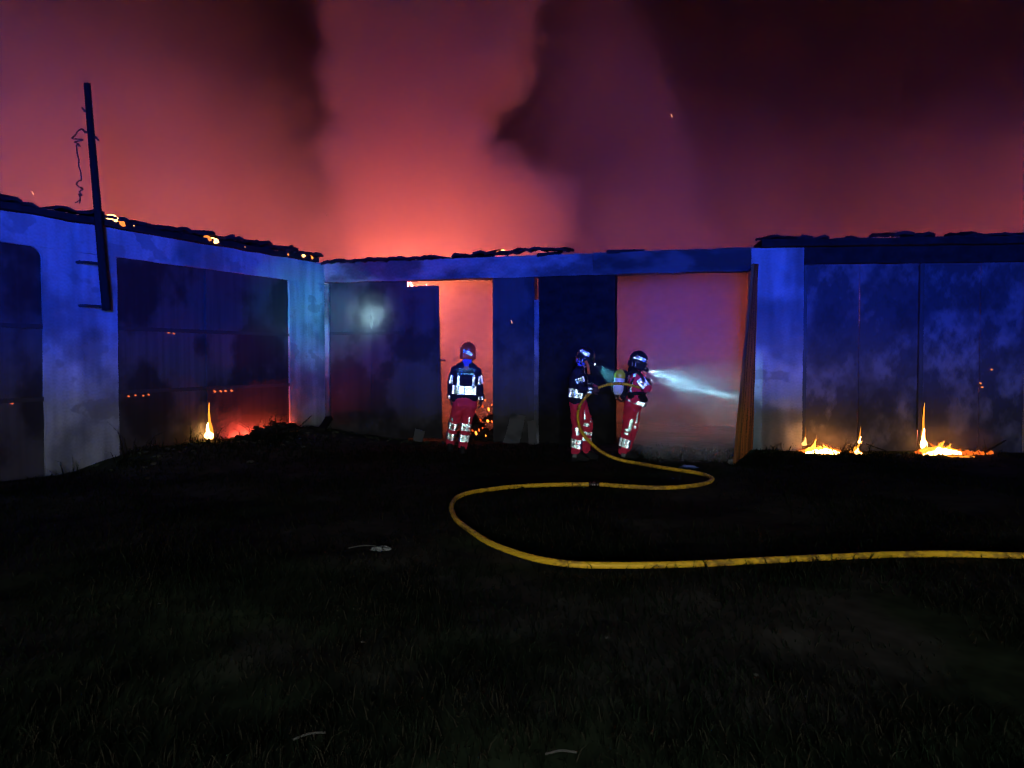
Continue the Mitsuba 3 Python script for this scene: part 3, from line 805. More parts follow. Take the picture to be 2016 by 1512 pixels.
# ---------------------------------------------------------------- burning heaps inside, and the smoke over them
for i, (x, y, z0, h, rr, pw) in enumerate(FIRE_BEDS):
    q = np.random.default_rng(300 + i)
    m = tongues(9, rr * 1.6, rr * 1.2, h, 300 + i, lean=0.08, fat=0.16)
    k = obj('burning_heap', at(m, (x, y, z0)), M['ember_dark'], emitter=emits(pw * FIRE * (A3(1, 1.35, 0.75) if x < -6 else 1.0), 4))
    if z0: obj(k + '__charred_pile', trimesh.util.concatenate([at(chunk(A3(1, 1, 0.8) * 0.35, 1300 + 40 * i + w_), (x + q.normal(0, rr * 0.4), y + q.normal(0, rr * 0.4), q.uniform(0, z0 - 0.15))) for w_ in range(26)]), M['char'])
    tag(k, ['blaze hidden just inside the central garage', 'narrow blaze hidden behind the dark panel of the central garage', 'blaze on the charred pile at the back of the roofless central garage', 'blaze hidden beyond the back wall under the smoke column', 'blaze hidden behind the dark doors under the post', 'blaze hidden behind the wing beyond the post', 'low blaze hidden behind the peeling doors'][i], 'fire')

LO, HI, RES = A3(-22, 4, -0.05), A3(19, 28, 16), (205, 120, 82)


def smoke_density():
    ax = [LO[i] + (np.arange(RES[i]) + 0.5) / RES[i] * (HI[i] - LO[i]) for i in range(3)]
    Z, Y, X = np.meshgrid(ax[2], ax[1], ax[0], indexing='ij')
    Pn = np.stack([X, Y, Z], -1)
    w = meshkit.fbm(Pn * A3(0.42, 0.42, 0.36) + 3, 4, 1) - 0.5
    w2 = meshkit.fbm(Pn * 1.05 - A3(0, 0, 2), 3, 9) - 0.5
    # main column over the central garage, bulging towards the wet opening
    xr = np.interp(Z, [2.0, 4.1, 5.2, 5.9, 6.4, 6.9, 7.8, 9.0, 10, 14], [0.9, 1.15, 1.65, 1.3, 0.5, -0.55, -0.9, 0.2, 0.6, 0.2])
    yl = np.clip(1.15 - ((Y - 20.9) / 2.5) ** 2 + 0.8 * w + 0.9 * w2, 0, 1)
    w3 = meshkit.fbm(Pn * 2.3 + 11, 2, 17) - 0.5
    main = 0.80 * np.clip(0.30 + 0.14 * (Z - 3.4), 0.30, 1) * np.clip((xr - X + 0.8 * w + 1.3 * w2 + 0.8 * w3) * 4.5, 0, 1) * np.clip((X + 4.7 + 0.05 * (Z - 4) + 1.2 * w + 1.1 * w2 + 0.5 * w3) * 2.2, 0, 1) * np.clip(yl * 2.0, 0, 1)
    # thinner smoke drifting over the left wing
    lf = (0.25 + 0.75 * np.clip((-5.6 - X) / 2.2, 0, 1)) * np.clip((-2.5 - X) / 2.0, 0, 1) * (0.13 + 0.34 * np.clip(w * 2.6 + 0.15 + 0.8 * w2, 0, 1)) * np.clip(1.65 - Z / 7, 0.05, 1)
    # steam leaning out of the wet opening, nearer the yard
    edge = 4.55 - 0.33 * (Z - 3.4)
    st = np.clip((edge - X) * 2.2, 0, 1) * np.clip((X + 0.2) / 1.6, 0, 1) * np.clip((18.0 - Y) / 2, 0, 1)
    steam = (0.075 + 0.22 * np.clip(w * 2.0 + 0.5, 0, 1)) * st * np.clip(1.2 - (Z - 3.4) / 7.5, 0, 1)
    # faint smoke over the right wing
    rt = np.clip((X - 1.5) / 2, 0, 1) * (0.03 + 0.16 * np.clip((w + 0.10) * 2.4, 0, 1)) * np.clip(1.6 - Z / 5.5, 0.02, 1)
    room = (0.50 + 0.3 * w) * np.clip((3.5 - Z) / 1.0, 0, 1) * np.clip(0.7 + Z, 0, 1) * np.clip((19.6 - Y) / 0.8, 0, 1)
    base = 0.011 * np.clip(1.5 - Z / 14, 0.3, 1) * (1 + 1.5 * w)
    d = np.maximum.reduce([main, lf, steam, rt, room, base])
    return np.ascontiguousarray(d[..., None].astype(np.float32))


scene['smoke_medium'] = {'type': 'heterogeneous', 'albedo': rgb(0.76, 0.61, 0.40),
                         'sigma_t': {'type': 'gridvolume', 'grid': mi.VolumeGrid(smoke_density()), 'to_world': T().translate(LO.tolist()).scale((HI - LO).tolist())}}


def meet(p, d, q, e):
    return p + d * np.linalg.solve(A3(d, -e).T, q - p)[0]


_o = {k: (FR[k][0] + FR[k][2] * 0.60, FR[k][1]) for k in 'LCR'}
Kb = meet(_o['L'][0], _o['L'][1], _o['C'][0], _o['C'][1])
Pb = meet(_o['C'][0], _o['C'][1], _o['R'][0], _o['R'][1])
foot = Polygon([_o['L'][0] - FR['L'][1] * 11, Kb, Pb, _o['R'][0] + FR['R'][1] * 14, (18.2, 27), (-20.5, 27), (-20.5, 12)])
sm = trimesh.creation.extrude_polygon(foot, 15.95, engine='earcut')
scene['smoke'] = mikit.ply(at(sm, (0, 0, -0.40)), {'type': 'null'}, interior={'type': 'ref', 'id': 'smoke_medium'})
tag('smoke', 'billowing smoke glowing orange, pink and violet above the roofless garages', 'smoke', kind='stuff')

# ---------------------------------------------------------------- spray mist at the wet opening, the jet and the helmet torches
J0, J1 = A3(2.225, 12.41, 1.224), A3(4.05, 13.45, 0.90)      # the jet, from the nozzle into the opening
S0, S1 = A3(2.19, 12.306, 1.397), A3(3.65, 13.17, 0.99)       # spray hanging in the helmet torch's beam
MLO, MHI, MRES = A3(2.0, 11.9, -0.1), A3(4.4, 14.9, 3.0), (80, 100, 104)


def mist_density():
    ax = [MLO[i] + (np.arange(MRES[i]) + 0.5) / MRES[i] * (MHI[i] - MLO[i]) for i in range(3)]
    Z, Y, X = np.meshgrid(ax[2], ax[1], ax[0], indexing='ij')
    Pn = np.stack([X, Y, Z], -1)
    n = meshkit.fbm(Pn * 2.2, 3, 61)
    d = 0.26 * (0.4 + 1.2 * n) * np.clip(1.3 - Z / 2.6, 0.25, 1)
    for a, b, r0, r1, k0, k1, pw in ((J0, J1, 0.030, 0.075, 1.0, 1.7, 2.0), (S0, S1, 0.035, 0.17, 1.0, 0.35, 2.0)):
        t = np.clip(((Pn - a) @ (b - a)) / ((b - a) @ (b - a)), 0, 1)
        q = np.linalg.norm(Pn - a - t[..., None] * (b - a), axis=-1) / (r0 + (r1 - r0) * t)
        d = d + (k0 + (k1 - k0) * t + 7 * np.exp(-t / 0.05)) * np.exp(-q ** pw) * (0.6 + 0.8 * n) * (t > 0)
    return np.ascontiguousarray(d[..., None].astype(np.float32))


scene['mist_medium'] = {'type': 'heterogeneous', 'albedo': rgb(0.975, 0.98, 0.985),
                        'sigma_t': {'type': 'gridvolume', 'grid': mi.VolumeGrid(mist_density()), 'to_world': T().translate(MLO.tolist()).scale((MHI - MLO).tolist())}}
cf = lambda s, y: W('C', s, y, 0)[:2]
mp = Polygon([(2.175, 12.0), (3.4, 11.95), (3.9, 12.9), cf(8.25, -0.06), cf(8.25, 0.50), cf(6.1, 0.50), cf(6.1, -0.06), (2.175, 13.2)])
scene['mist'] = mikit.ply(at(trimesh.creation.extrude_polygon(mp, 3.05, engine='earcut'), (0, 0, -0.1)), {'type': 'null'}, interior={'type': 'ref', 'id': 'mist_medium'})
tag('mist', 'pale water mist and the white jet from the nozzle at the wet opening', 'mist', kind='stuff')
ta = np.linspace(0, 1, 8)
scene['spray_medium_dim'] = {'type': 'homogeneous', 'albedo': rgb(0.985, 0.985, 0.985), 'sigma_t': 0.55}
scene['water_spray'] = mikit.ply(tube(A3(1.318, 12.192, 1.501) + (A3(1.85, 12.50, 1.13) - A3(1.318, 12.192, 1.501)) * ta[:, None], 0.012 + 0.24 * ta, 14), {'type': 'null'}, interior={'type': 'ref', 'id': 'spray_medium_dim'})
tag('mist', 'pale water mist hanging at the wet opening', 'mist', kind='stuff')
tag('water_spray', 'thin spray lit by the helmet torch of the firefighter gripping the hose', 'spray', kind='stuff')
for nm, p, q, I, cut, bw, wt in (('torch_beam', (1.315, 12.19, 1.503), (1.8, 12.5, 1.15), TORCH_A, 26, 8, 2.5), ('torch_beam_001', (2.18, 12.30, 1.400), (3.7, 13.2, 0.98), TORCH_B, 22, 0.8, 4), ('torch_beam_002', (2.225, 12.385, 1.262), (3.98, 13.42, 0.90), TORCH_C, 1.7, 0.2, 4), ('torch_beam_003', (2.18, 12.30, 1.400), (3.7, 13.2, 0.98), TORCH_B * 5, 3.2, 0.3, 2)):
    scene[nm] = {'type': 'spot', 'to_world': T().look_at(origin=list(p), target=list(q), up=[0, 0, 1]), 'intensity': rgb(*(I * NIGHT)), 'cutoff_angle': cut, 'beam_width': bw, 'sampling_weight': wt}

# ---------------------------------------------------------------- hose
hg = [(4.9, 6.2), (4.41, 6.16), (4.10, 6.14), (3.58, 6.21), (3.03, 6.18), (2.47, 6.09), (1.95, 6.00), (1.54, 5.92), (1.14, 5.88), (0.82, 5.87), (0.55, 5.89), (0.36, 5.95), (0.17, 6.08), (-0.03, 6.33), (-0.21, 6.63),
      (-0.39, 7.05), (-0.53, 7.52), (-0.62, 7.96), (-0.66, 8.32), (-0.62, 8.76), (-0.50, 9.06), (-0.29, 9.28), (0.01, 9.50), (0.46, 9.62), (1.03, 9.66), (1.45, 9.50), (1.82, 9.42), (2.14, 9.50), (2.41, 9.70), (2.61, 10.03),
      (2.64, 10.33), (2.55, 10.66), (2.33, 10.96), (2.09, 11.30)]
HR = 0.027
hp = [A3(x, y, max(0.0, float(gz(x, y))) + HR * 0.8) for x, y in hg]
for q in hp:
    q[:2] += 0.03 * (np.array([meshkit.noise(q * 1.7 + 3, 5), meshkit.noise(q * 1.7 + 11, 6)]) - 0.5)
hp += [A3(*v) for v in [(1.865, 11.600, 0.03), (1.722, 11.700, 0.045), (1.543, 11.750, 0.093), (1.362, 11.800, 0.181), (1.206, 11.850, 0.309), (1.103, 11.900, 0.426), (1.045, 11.930, 0.544), (1.019, 11.950, 0.678),
      (1.027, 11.970, 0.785), (1.070, 11.98, 0.905), (1.142, 12.02, 0.991), (1.231, 12.12, 1.063), (1.305, 12.17, 1.118), (1.431, 12.17, 1.170), (1.555, 12.09, 1.203), (1.679, 12.09, 1.211), (1.817, 12.09, 1.195), (1.955, 12.10, 1.159),
      (2.046, 12.20, 1.133), (2.075, 12.32, 1.14)]]
obj('fire_hose', tube(spline(hp, 520), np.interp(np.arange(520), [0, 340, 400, 519], [HR, HR, 0.0225, 0.0215]), 12), M['hose_yellow'], smooth=50)
tag('fire_hose', 'yellow fire hose looping across the dark yard up to the firefighters', 'hose')
ck = spline(hp, 2000)
ci = int(np.argmin(np.linalg.norm(ck - A3(1.03, 9.66, ck[0, 2]), axis=1)))
obj('fire_hose__coupling', tube(ck[ci - 5:ci + 6], np.array([0.03, 0.042, 0.045, 0.036, 0.036, 0.046, 0.046, 0.036, 0.045, 0.042, 0.03]), 12), M['brass'], smooth=30)
nz = [A3(2.075, 12.32, 1.14), A3(2.105, 12.36, 1.175), A3(2.15, 12.385, 1.205), A3(2.20, 12.41, 1.222)]
obj('nozzle', tube(spline(nz, 12), np.array([0.03, 0.032, 0.034, 0.03, 0.026, 0.026, 0.03, 0.036, 0.038, 0.036, 0.03, 0.03]), 12), M['rubber'], smooth=30)
obj('nozzle__grip', tube([A3(2.12, 12.37, 1.17), A3(2.13, 12.36, 1.08)], 0.018, 8), M['rubber'])
tag('nozzle', 'black hose nozzle in the gloved hands at the wet opening', 'nozzle')

# ---------------------------------------------------------------- firefighters
BALL = trimesh.creation.icosphere(subdivisions=2).vertices


def pt_ball(p, r): return A3(*p) + BALL * r
def hull(*balls): return m3.Manifold.hull_points(np.vstack([pt_ball(p, r) for p, r in balls]))


def merged(hulls):
    out = hulls[0]
    for h in hulls[1:]:
        out = out + h
    return out


def cast(mesh, o, d):
    """Distance along each ray to the mesh (nan where it misses), first hit."""
    out = np.full(len(o), np.nan)
    loc, ri, _ = mesh.ray.intersects_location(o, d, multiple_hits=False)
    if len(loc): out[ri] = np.linalg.norm(loc - o[ri], axis=1)
    return out


def lattice(nu, nv, d):
    """Triangular lattice of corner-cube reflectors: (u, v, level, faces); level 0, 1, 2 is how far each point stands proud."""
    J, I = np.meshgrid(np.arange(nv), np.arange(nu), indexing='ij')
    u = (I + 0.5 * (J % 2)) * d
    v = J * d * math.sqrt(3) / 2
    lev = (I - J // 2 - J) % 3
    F = []
    for j in range(nv - 1):
        a = j * nu + np.arange(nu - 1)
        b = a + nu
        if j % 2 == 0: F += [np.stack([a, a + 1, b], 1), np.stack([a + 1, b + 1, b], 1)]
        else: F += [np.stack([a, a + 1, b + 1], 1), np.stack([a, b + 1, b], 1)]
    return u.ravel(), v.ravel(), lev.ravel(), np.vstack(F)


TAPE = 0.005


def band(key, mesh, p, ax, w_, a0=0, a1=360, rmax=0.3, off=0.006, d=TAPE, ref=(0, -1, 0), mat='reflective_tape'):
    """Reflective tape round a limb: ax the limb's axis at p, w the tape's width, from angle a0 to a1 as seen from ref (0 faces ref)."""
    w = w_ * 1.3
    ax = unit(ax)
    p = A3(*p)
    e1 = unit(A3(*ref) - ax * np.dot(ref, ax))
    e2 = np.cross(ax, e1)
    th = np.radians(np.linspace(a0, a1, 181))
    D = np.cos(th)[:, None] * e1 + np.sin(th)[:, None] * e2
    R = []
    for s in (-w / 2, w / 2):
        rr = cast(mesh, np.repeat((p + ax * s)[None], 181, 0), D)
        med = np.nanmedian(rr)
        rr = np.where(np.isnan(rr), med, np.minimum(rr, rmax))
        k = np.ones(9) / 9
        full = a1 - a0 >= 359
        rr = np.convolve(np.concatenate([rr[-5:-1] if full else rr[:1].repeat(4), rr, rr[1:5] if full else rr[-1:].repeat(4)]), k, 'valid')
        R.append(rr + off)
    mid = D * ((R[0] + R[1]) / 2)[:, None]
    arc = np.concatenate([[0], np.cumsum(np.linalg.norm(np.diff(mid, axis=0), axis=1))])
    nu, nv = max(3, int(arc[-1] / d)), max(3, int(w / (d * 0.866)) + 1)
    u, v, lev, F = lattice(nu, nv, d)
    tt = np.interp(u, arc, th)
    dd = np.cos(tt)[:, None] * e1 + np.sin(tt)[:, None] * e2
    f = (v / max(v.max(), 1e-9))
    r_ = np.interp(tt, th, R[0]) * (1 - f) + np.interp(tt, th, R[1]) * f
    tang = np.gradient(mid, axis=0)
    nrm = np.cross(tang, ax)
    nrm /= np.linalg.norm(nrm, axis=1, keepdims=True)
    nrm *= np.sign((nrm * D).sum(1))[:, None]
    N = np.stack([np.interp(tt, th, nrm[:, k]) for k in range(3)], 1)
    slope = (np.interp(tt, th, R[1]) - np.interp(tt, th, R[0])) / w
    N = N - ax * slope[:, None]
    N /= np.linalg.norm(N, axis=1, keepdims=True)
    V = p + ax * ((f - 0.5) * w)[:, None] + dd * r_[:, None] + N * (lev * d / math.sqrt(2))[:, None]
    if np.dot(np.cross(V[F[0, 1]] - V[F[0, 0]], V[F[0, 2]] - V[F[0, 0]]), N[F[0, 0]]) < 0: F = F[:, ::-1]
    return obj(key, trimesh.Trimesh(V, F, process=False), M[mat])


def patch(key, mesh, c, w, h, rot=0.0, n0=(0, -1, 0), off=0.006, d=TAPE, outline=None, mat='reflective_tape'):
    """Reflective tape laid on a surface near c, seen from n0; outline (in metres about the middle) cuts it to a shape."""
    w, h = w * (1.0 if outline is not None else 1.15), h * (1.0 if outline is not None else 1.15)
    n0 = unit(A3(*n0))
    c = A3(*c)
    ex = unit(np.cross(n0, A3(0, 0, 1))) * -1
    ez = np.cross(ex, n0) * -1
    if ez[2] < 0: ez = -ez
    probe = [(0, 0)] + [(a * w * 0.3, b * h * 0.3) for a, b in ((1, 0), (-1, 0), (0, 1), (0, -1))]
    o = np.array([c + n0 * 0.6 + ex * a + ez * b for a, b in probe])
    t = cast(mesh, o, np.repeat(-n0[None], len(o), 0))
    hit = (o - n0 * t[:, None])[~np.isnan(t)]
    if len(hit) < 3: return None
    cen = hit.mean(0)
    nn = np.linalg.svd(hit - cen)[2][2]
    nn = nn * np.sign(np.dot(nn, n0))
    nn = unit(0.6 * nn + 0.4 * n0)
    ux = unit(ex - nn * np.dot(ex, nn))
    uz = np.cross(nn, ux)
    if uz[2] < 0: uz = -uz
    cr, sr = math.cos(rot), math.sin(rot)
    ux, uz = ux * cr + uz * sr, uz * cr - ux * sr
    nu, nv = max(3, int(w / d) + 1), max(3, int(h / (d * 0.866)) + 1)
    u, v, lev, F = lattice(nu, nv, d)
    a, b = u - u.mean(), v - v.mean()
    o = cen + nn * 0.4 + ux * a[:, None] + uz * b[:, None]
    t = cast(mesh, o, np.repeat(-nn[None], len(o), 0))
    bad = np.isnan(t) | (np.abs(t - 0.4) > 0.12)
    V = o - nn * np.where(bad, 0.4, t)[:, None] + nn * (off + lev * d / math.sqrt(2))[:, None]
    ok = ~bad[F].any(1)
    if outline is not None:
        m = np.stack([a[F].mean(1), b[F].mean(1)], 1)
        ok &= shapely.contains_xy(outline, m[:, 0], m[:, 1])
    F = F[ok]
    if not len(F): return None
    if np.dot(np.cross(V[F[0, 1]] - V[F[0, 0]], V[F[0, 2]] - V[F[0, 0]]), nn) < 0: F = F[:, ::-1]
    return obj(key, trimesh.Trimesh(V, F, process=False), M[mat])


def hand_hulls(w, tip, back, curl, side=1):
    """Palm, four fingers and a thumb: w wrist, tip direction of the fingers, back direction of the back of the hand."""
    t = unit(tip)
    b = unit(A3(*back) - t * np.dot(back, t))
    x = np.cross(t, b) * side
    w = A3(*w)
    k0 = w + t * 0.085
    H = [hull((w, 0.026), (k0 + x * 0.03, 0.017), (k0 - x * 0.03, 0.017))]
    for i, (o, L) in enumerate(((0.033, 0.075), (0.011, 0.085), (-0.011, 0.080), (-0.033, 0.062))):
        p, d, rr = k0 + x * o, t, 0.0115
        for s in (0.42, 0.32, 0.26):
            d = unit(d * math.cos(curl) - b * math.sin(curl))
            b2 = unit(b * math.cos(curl) + t * math.sin(curl))
            q = p + d * L * s
            H.append(hull((p, rr), (q, rr * 0.94)))
            p, rr = q, rr * 0.94
            d = unit(d - b * 0.35 * curl)
    p = w + t * 0.03 + x * 0.03
    for s, d in ((0.045, unit(t * 0.7 + x * 0.8 - b * 0.3)), (0.035, unit(t * 0.9 + x * 0.25 - b * 0.6))):
        q = p + d * s
        H.append(hull((p, 0.0135), (q, 0.0115)))
        p = q
    return H


def helmet(key, c, fwd, up, mat, s=1.0):
    """Fire helmet: shell, brim, comb and ear guards; c the middle of the head."""
    up = unit(up)
    f = unit(A3(*fwd) - up * np.dot(fwd, up))
    r_ = np.cross(f, up)
    Rm = np.eye(4)
    Rm[:3, 0], Rm[:3, 1], Rm[:3, 2], Rm[:3, 3] = r_, f, up, c
    ball = trimesh.creation.icosphere(subdivisions=4).vertices
    sh = ball * A3(0.128, 0.150, 0.135) * s
    sh[:, 2] = np.where(sh[:, 2] < -0.045, -0.045 + (sh[:, 2] + 0.045) * 0.1, sh[:, 2])
    shell = m3.Manifold.hull_points(sh + A3(0, 0, 0.02))
    a = np.linspace(0, 2 * np.pi, 40, endpoint=False)
    brim = m3.Manifold.hull_points(np.vstack([np.stack([0.140 * np.cos(a), 0.172 * np.sin(a) + 0.004, 0 * a + z], 1) for z in (-0.038, -0.028)]) * s)
    comb = m3.Manifold.hull_points(np.vstack([BALL * 0.012 + A3(0, y, z) for y, z in ((-0.13, 0.06), (-0.07, 0.125), (0, 0.15), (0.08, 0.12), (0.13, 0.06))]) * s)
    ears = [m3.Manifold.hull_points(np.vstack([BALL * 0.028 + A3(x, y, z) for y in (-0.07, 0.045) for z in (-0.05, -0.115)]) * s) for x in (-0.095, 0.095)]
    nape = m3.Manifold.hull_points(np.vstack([BALL * 0.02 + A3(x, y, z) for x in (-0.075, 0.075) for y, z in ((-0.115, -0.04), (-0.115, -0.11))]) * s)
    t = tri(merged([shell, brim, comb, nape] + ears), 0.02, 2)
    t.apply_transform(Rm)
    k = obj(key, t, M[mat], smooth=35)
    return k, t, Rm


def body_mesh(key, j, fwd, hands):
    """Head with a face, neck, trunk and limbs under the clothes, and bare hands only where no glove is worn."""
    f = unit(fwd)
    r_ = np.cross(f, A3(0, 0, 1))
    h = A3(*j['head'])
    H = [hull((h + A3(0, 0, 0.01) - f * 0.01, 0.088), (h + f * 0.015 + A3(0, 0, -0.01), 0.080)),
         hull((h + f * 0.02 - A3(0, 0, 0.03), 0.066), (h + f * 0.055 - A3(0, 0, 0.095), 0.030)),                     # jaw
         hull((h + f * 0.092 + A3(0, 0, 0.005), 0.009), (h + f * 0.112 - A3(0, 0, 0.03), 0.012)),                    # nose
         hull((h + f * 0.085 - A3(0, 0, 0.058) + r_ * 0.02, 0.010), (h + f * 0.085 - A3(0, 0, 0.058) - r_ * 0.02, 0.010)),  # mouth
         hull((h - A3(0, 0, 0.06), 0.056), (j['neck'], 0.06)), hull((j['neck'], 0.07), (j['chest'], 0.12)), hull((j['chest'], 0.12), (j['waist'], 0.11)), hull((j['waist'], 0.11), (j['pelv'], 0.12))]
    for s in (-1, 1):
        H.append(hull((h + r_ * s * 0.088 + A3(0, 0, 0.02), 0.016), (h + r_ * s * 0.086 - A3(0, 0, 0.025), 0.013)))    # ears
        H.append(hull((h + f * 0.078 + r_ * s * 0.033 + A3(0, 0, 0.022), 0.014), (h + f * 0.080 + r_ * s * 0.03 + A3(0, 0, 0.022), 0.014)))   # eyes
    for s in 'AB':
        H += [hull((j['sh' + s], 0.05), (j['el' + s], 0.04)), hull((j['el' + s], 0.04), (j['wr' + s], 0.03)), hull((j['hi' + s], 0.08), (j['kn' + s], 0.06)), hull((j['kn' + s], 0.06), (j['an' + s], 0.045)), hull((j['sh' + s], 0.05), (j['chest'], 0.1)), hull((j['hi' + s], 0.09), (j['pelv'], 0.1))]
    obj(key + '__body', tri(merged(H), 0.016, 3), M['skin'], smooth=60)
    for nm, w, tip, back, curl, side, mat in hands:
        k = obj(key + '__' + nm, tri(merged(hand_hulls(w, tip, back, curl, side)), 0.006, 3), M[mat], smooth=60)


def suit(key, j, side, fwd, jacket, trousers, seed, hem=0.12, toe=None):
    """Jacket with sleeves, trousers and boots over the joints; returns the meshes that tape is laid on."""
    S = unit(A3(*side))
    d = lambda p, x: (A3(*p) + S * x, A3(*p) - S * x)
    two_ = lambda p, x, r0: [(q, r0) for q in d(p, x)]
    trunk = [hull(*two_(j['hem'], 0.105, 0.125), *two_(j['waist'], 0.085, 0.128)), hull(*two_(j['waist'], 0.085, 0.128), *two_(j['chest'], 0.10, 0.138)),
             hull(*two_(j['chest'], 0.10, 0.138), (j['shA'], 0.085), (j['shB'], 0.085)), hull((j['shA'], 0.075), (j['shB'], 0.075), (j['neck'], 0.072))]
    trunk_t = tri(merged(trunk), 0.028, 4)
    arms = {}
    for s in 'AB':
        arms[s] = [hull((j['sh' + s], 0.083), (j['el' + s], 0.066)), hull((j['el' + s], 0.066), (j['wr' + s], 0.052))]
    jm = merged(trunk + arms['A'] + arms['B'])
    obj(key + '__jacket', tri(jm, 0.022, 3, 0.014, seed, 11.0), M[jacket], smooth=70)
    legs = {}
    for s in 'AB':
        k_, a_ = A3(*j['kn' + s]), A3(*j['an' + s])
        legs[s] = [hull((j['hi' + s], 0.118), (k_, 0.088)), hull((k_, 0.088), (a_ - (k_ - a_) * 0.03, 0.078))]
    tm = merged([hull(*two_(j['pelv'], 0.07, 0.13), *two_(A3(*j['pelv']) + A3(0, 0, 0.1), 0.07, 0.12)), hull((j['pelv'], 0.12), (j['hiA'], 0.118), (j['hiB'], 0.118))] + legs['A'] + legs['B'])
    obj(key + '__trousers', tri(tm, 0.022, 3, 0.019, seed + 3, 11.0), M[trousers], smooth=70)
    for s in 'AB':
        a_ = A3(*j['an' + s])
        tv = unit((toe or {}).get(s, fwd))
        z0 = float(gz(a_[0], a_[1])) + 0.045
        lift = max(0.0, a_[2] - 0.17)
        heel = A3(a_[0] - tv[0] * 0.03, a_[1] - tv[1] * 0.03, max(z0, lift + z0))
        tp = A3(a_[0] + tv[0] * 0.17, a_[1] + tv[1] * 0.17, z0)
        obj(key + '__boot', tri(merged([hull((a_ + A3(0, 0, 0.08), 0.066), (heel, 0.050)), hull((heel, 0.050), (tp, 0.046), (A3(a_[0], a_[1], a_[2] * 0.7 + 0.02), 0.058))]), 0.02, 3), M['rubber'], smooth=60)
    leg_t = {s: tri(merged(legs[s]), 0.028, 4) for s in 'AB'}
    arm_t = {s: tri(merged(arms[s]), 0.028, 4) for s in 'AB'}
    return trunk_t, arm_t, leg_t


def along(j, a, b, t): return A3(*j[a]) * (1 - t) + A3(*j[b]) * t


def text_outline(text, height, width):
    m = meshkit.text_mesh(text, height, bold=True)
    top = m.vertices[:, 2].max()
    tr = m.triangles[(m.triangles[:, :, 2] > top - 1e-6).all(1)][:, :, :2]
    g = union_all([Polygon(t) for t in tr])
    x0, y0, x1, y1 = g.bounds
    return shapely.affinity.affine_transform(g, [width / (x1 - x0), 0, 0, height / (y1 - y0), -(x0 + x1) / 2 * width / (x1 - x0), -(y0 + y1) / 2 * height / (y1 - y0)])


import shapely.affinity

# first firefighter: back view at the tall opening
PA = 'person'
j = dict(head=(-0.746, 13.05, 1.700), neck=(-0.757, 13.05, 1.515), shA=(-0.950, 13.05, 1.395), shB=(-0.600, 13.05, 1.380), elA=(-1.030, 13.06, 1.125), elB=(-0.548, 13.06, 1.117),
         wrA=(-1.035, 13.13, 0.945), wrB=(-0.528, 13.13, 0.915), chest=(-0.773, 13.05, 1.277), waist=(-0.795, 13.05, 1.040), hem=(-0.800, 13.05, 0.955), pelv=(-0.800, 13.05, 0.860),
         hiA=(-0.893, 13.05, 0.830), hiB=(-0.700, 13.05, 0.830), knA=(-0.990, 13.15, 0.50), knB=(-0.785, 13.04, 0.47), anA=(-1.065, 13.30, 0.17), anB=(-0.830, 13.05, 0.13))
tag(PA, 'firefighter in a red helmet seen from behind, facing the tall glowing opening', 'person')
body_mesh(PA, j, (0, 1, 0), [('hand', (-1.036, 13.14, 0.93), (0.02, 0.25, -1), (-1, 0, 0), 0.35, 1, 'glove'), ('hand', (-0.527, 13.14, 0.90), (-0.02, 0.25, -1), (1, 0, 0), 0.35, -1, 'glove')])
tk, ar, lg = suit(PA, j, (1, 0, 0), (0, 1, 0), 'navy_cloth', 'red_cloth', 11, toe={'A': (-0.2, 1, 0), 'B': (0.15, 1, 0)})
hk, ht_, _ = helmet(PA + '__helmet', A3(-0.742, 13.06, 1.725), (-0.35, 1, 0), (0.06, 0.0, 1), 'helmet_red')
patch(hk + '__reflective_patch', ht_, (-0.737, 12.9, 1.698), 0.15, 0.062, -0.45)
obj(PA + '__scarf', tri(merged([hull((A3(-0.75, 13.04, 1.60), 0.075), (A3(-0.757, 13.05, 1.50), 0.085)), hull((A3(-0.80, 12.985, 1.56), 0.035), (A3(-0.70, 12.985, 1.55), 0.035))]), 0.02, 3, 0.006, 4), M['blue_cloth'], smooth=60)
RS = '__reflective_stripe'
Z3 = A3(0.06, 0, 1)
for z in (1.105, 1.035):
    band(PA + '__jacket' + RS, tk, A3(-0.79, 13.05, z), Z3, 0.060, rmax=0.30)
for x in (-0.900, -0.640):
    patch(PA + '__jacket' + RS, tk, (x, 13.0, 1.215), 0.045, 0.20, -0.03 if x < -0.8 else -0.05)
patch(PA + '__jacket__back_lettering', tk, (-0.772, 13.0, 1.408), 0.325, 0.068, -0.05, d=0.0032, outline=text_outline('BOMBEROS', 0.062, 0.315), mat='reflective_print')
small = union_all([shapely.box(-0.15 + a, -0.013, -0.15 + a + b, 0.013) for a, b in ((0.0, 0.012), (0.017, 0.018), (0.040, 0.010), (0.066, 0.014), (0.085, 0.016), (0.106, 0.009), (0.12, 0.017), (0.142, 0.012), (0.159, 0.018), (0.182, 0.01), (0.197, 0.015), (0.217, 0.018), (0.24, 0.012), (0.257, 0.016), (0.278, 0.014))])
patch(PA + '__jacket__back_lettering', tk, (-0.775, 13.0, 1.345), 0.31, 0.030, -0.05, d=0.0032, outline=small, mat='reflective_print')
for s, (a, b) in (('A', ('shA', 'elA')), ('B', ('shB', 'elB'))):
    ax = A3(*j[b]) - A3(*j[a])
    for t_ in (0.42, 0.68):
        band(PA + '__jacket' + RS, ar[s], along(j, a, b, t_), ax, 0.055, rmax=0.105)
    band(PA + '__jacket' + RS, ar[s], along(j, 'el' + s, 'wr' + s, 0.84), A3(*j['wr' + s]) - A3(*j['el' + s]), 0.055, rmax=0.09)
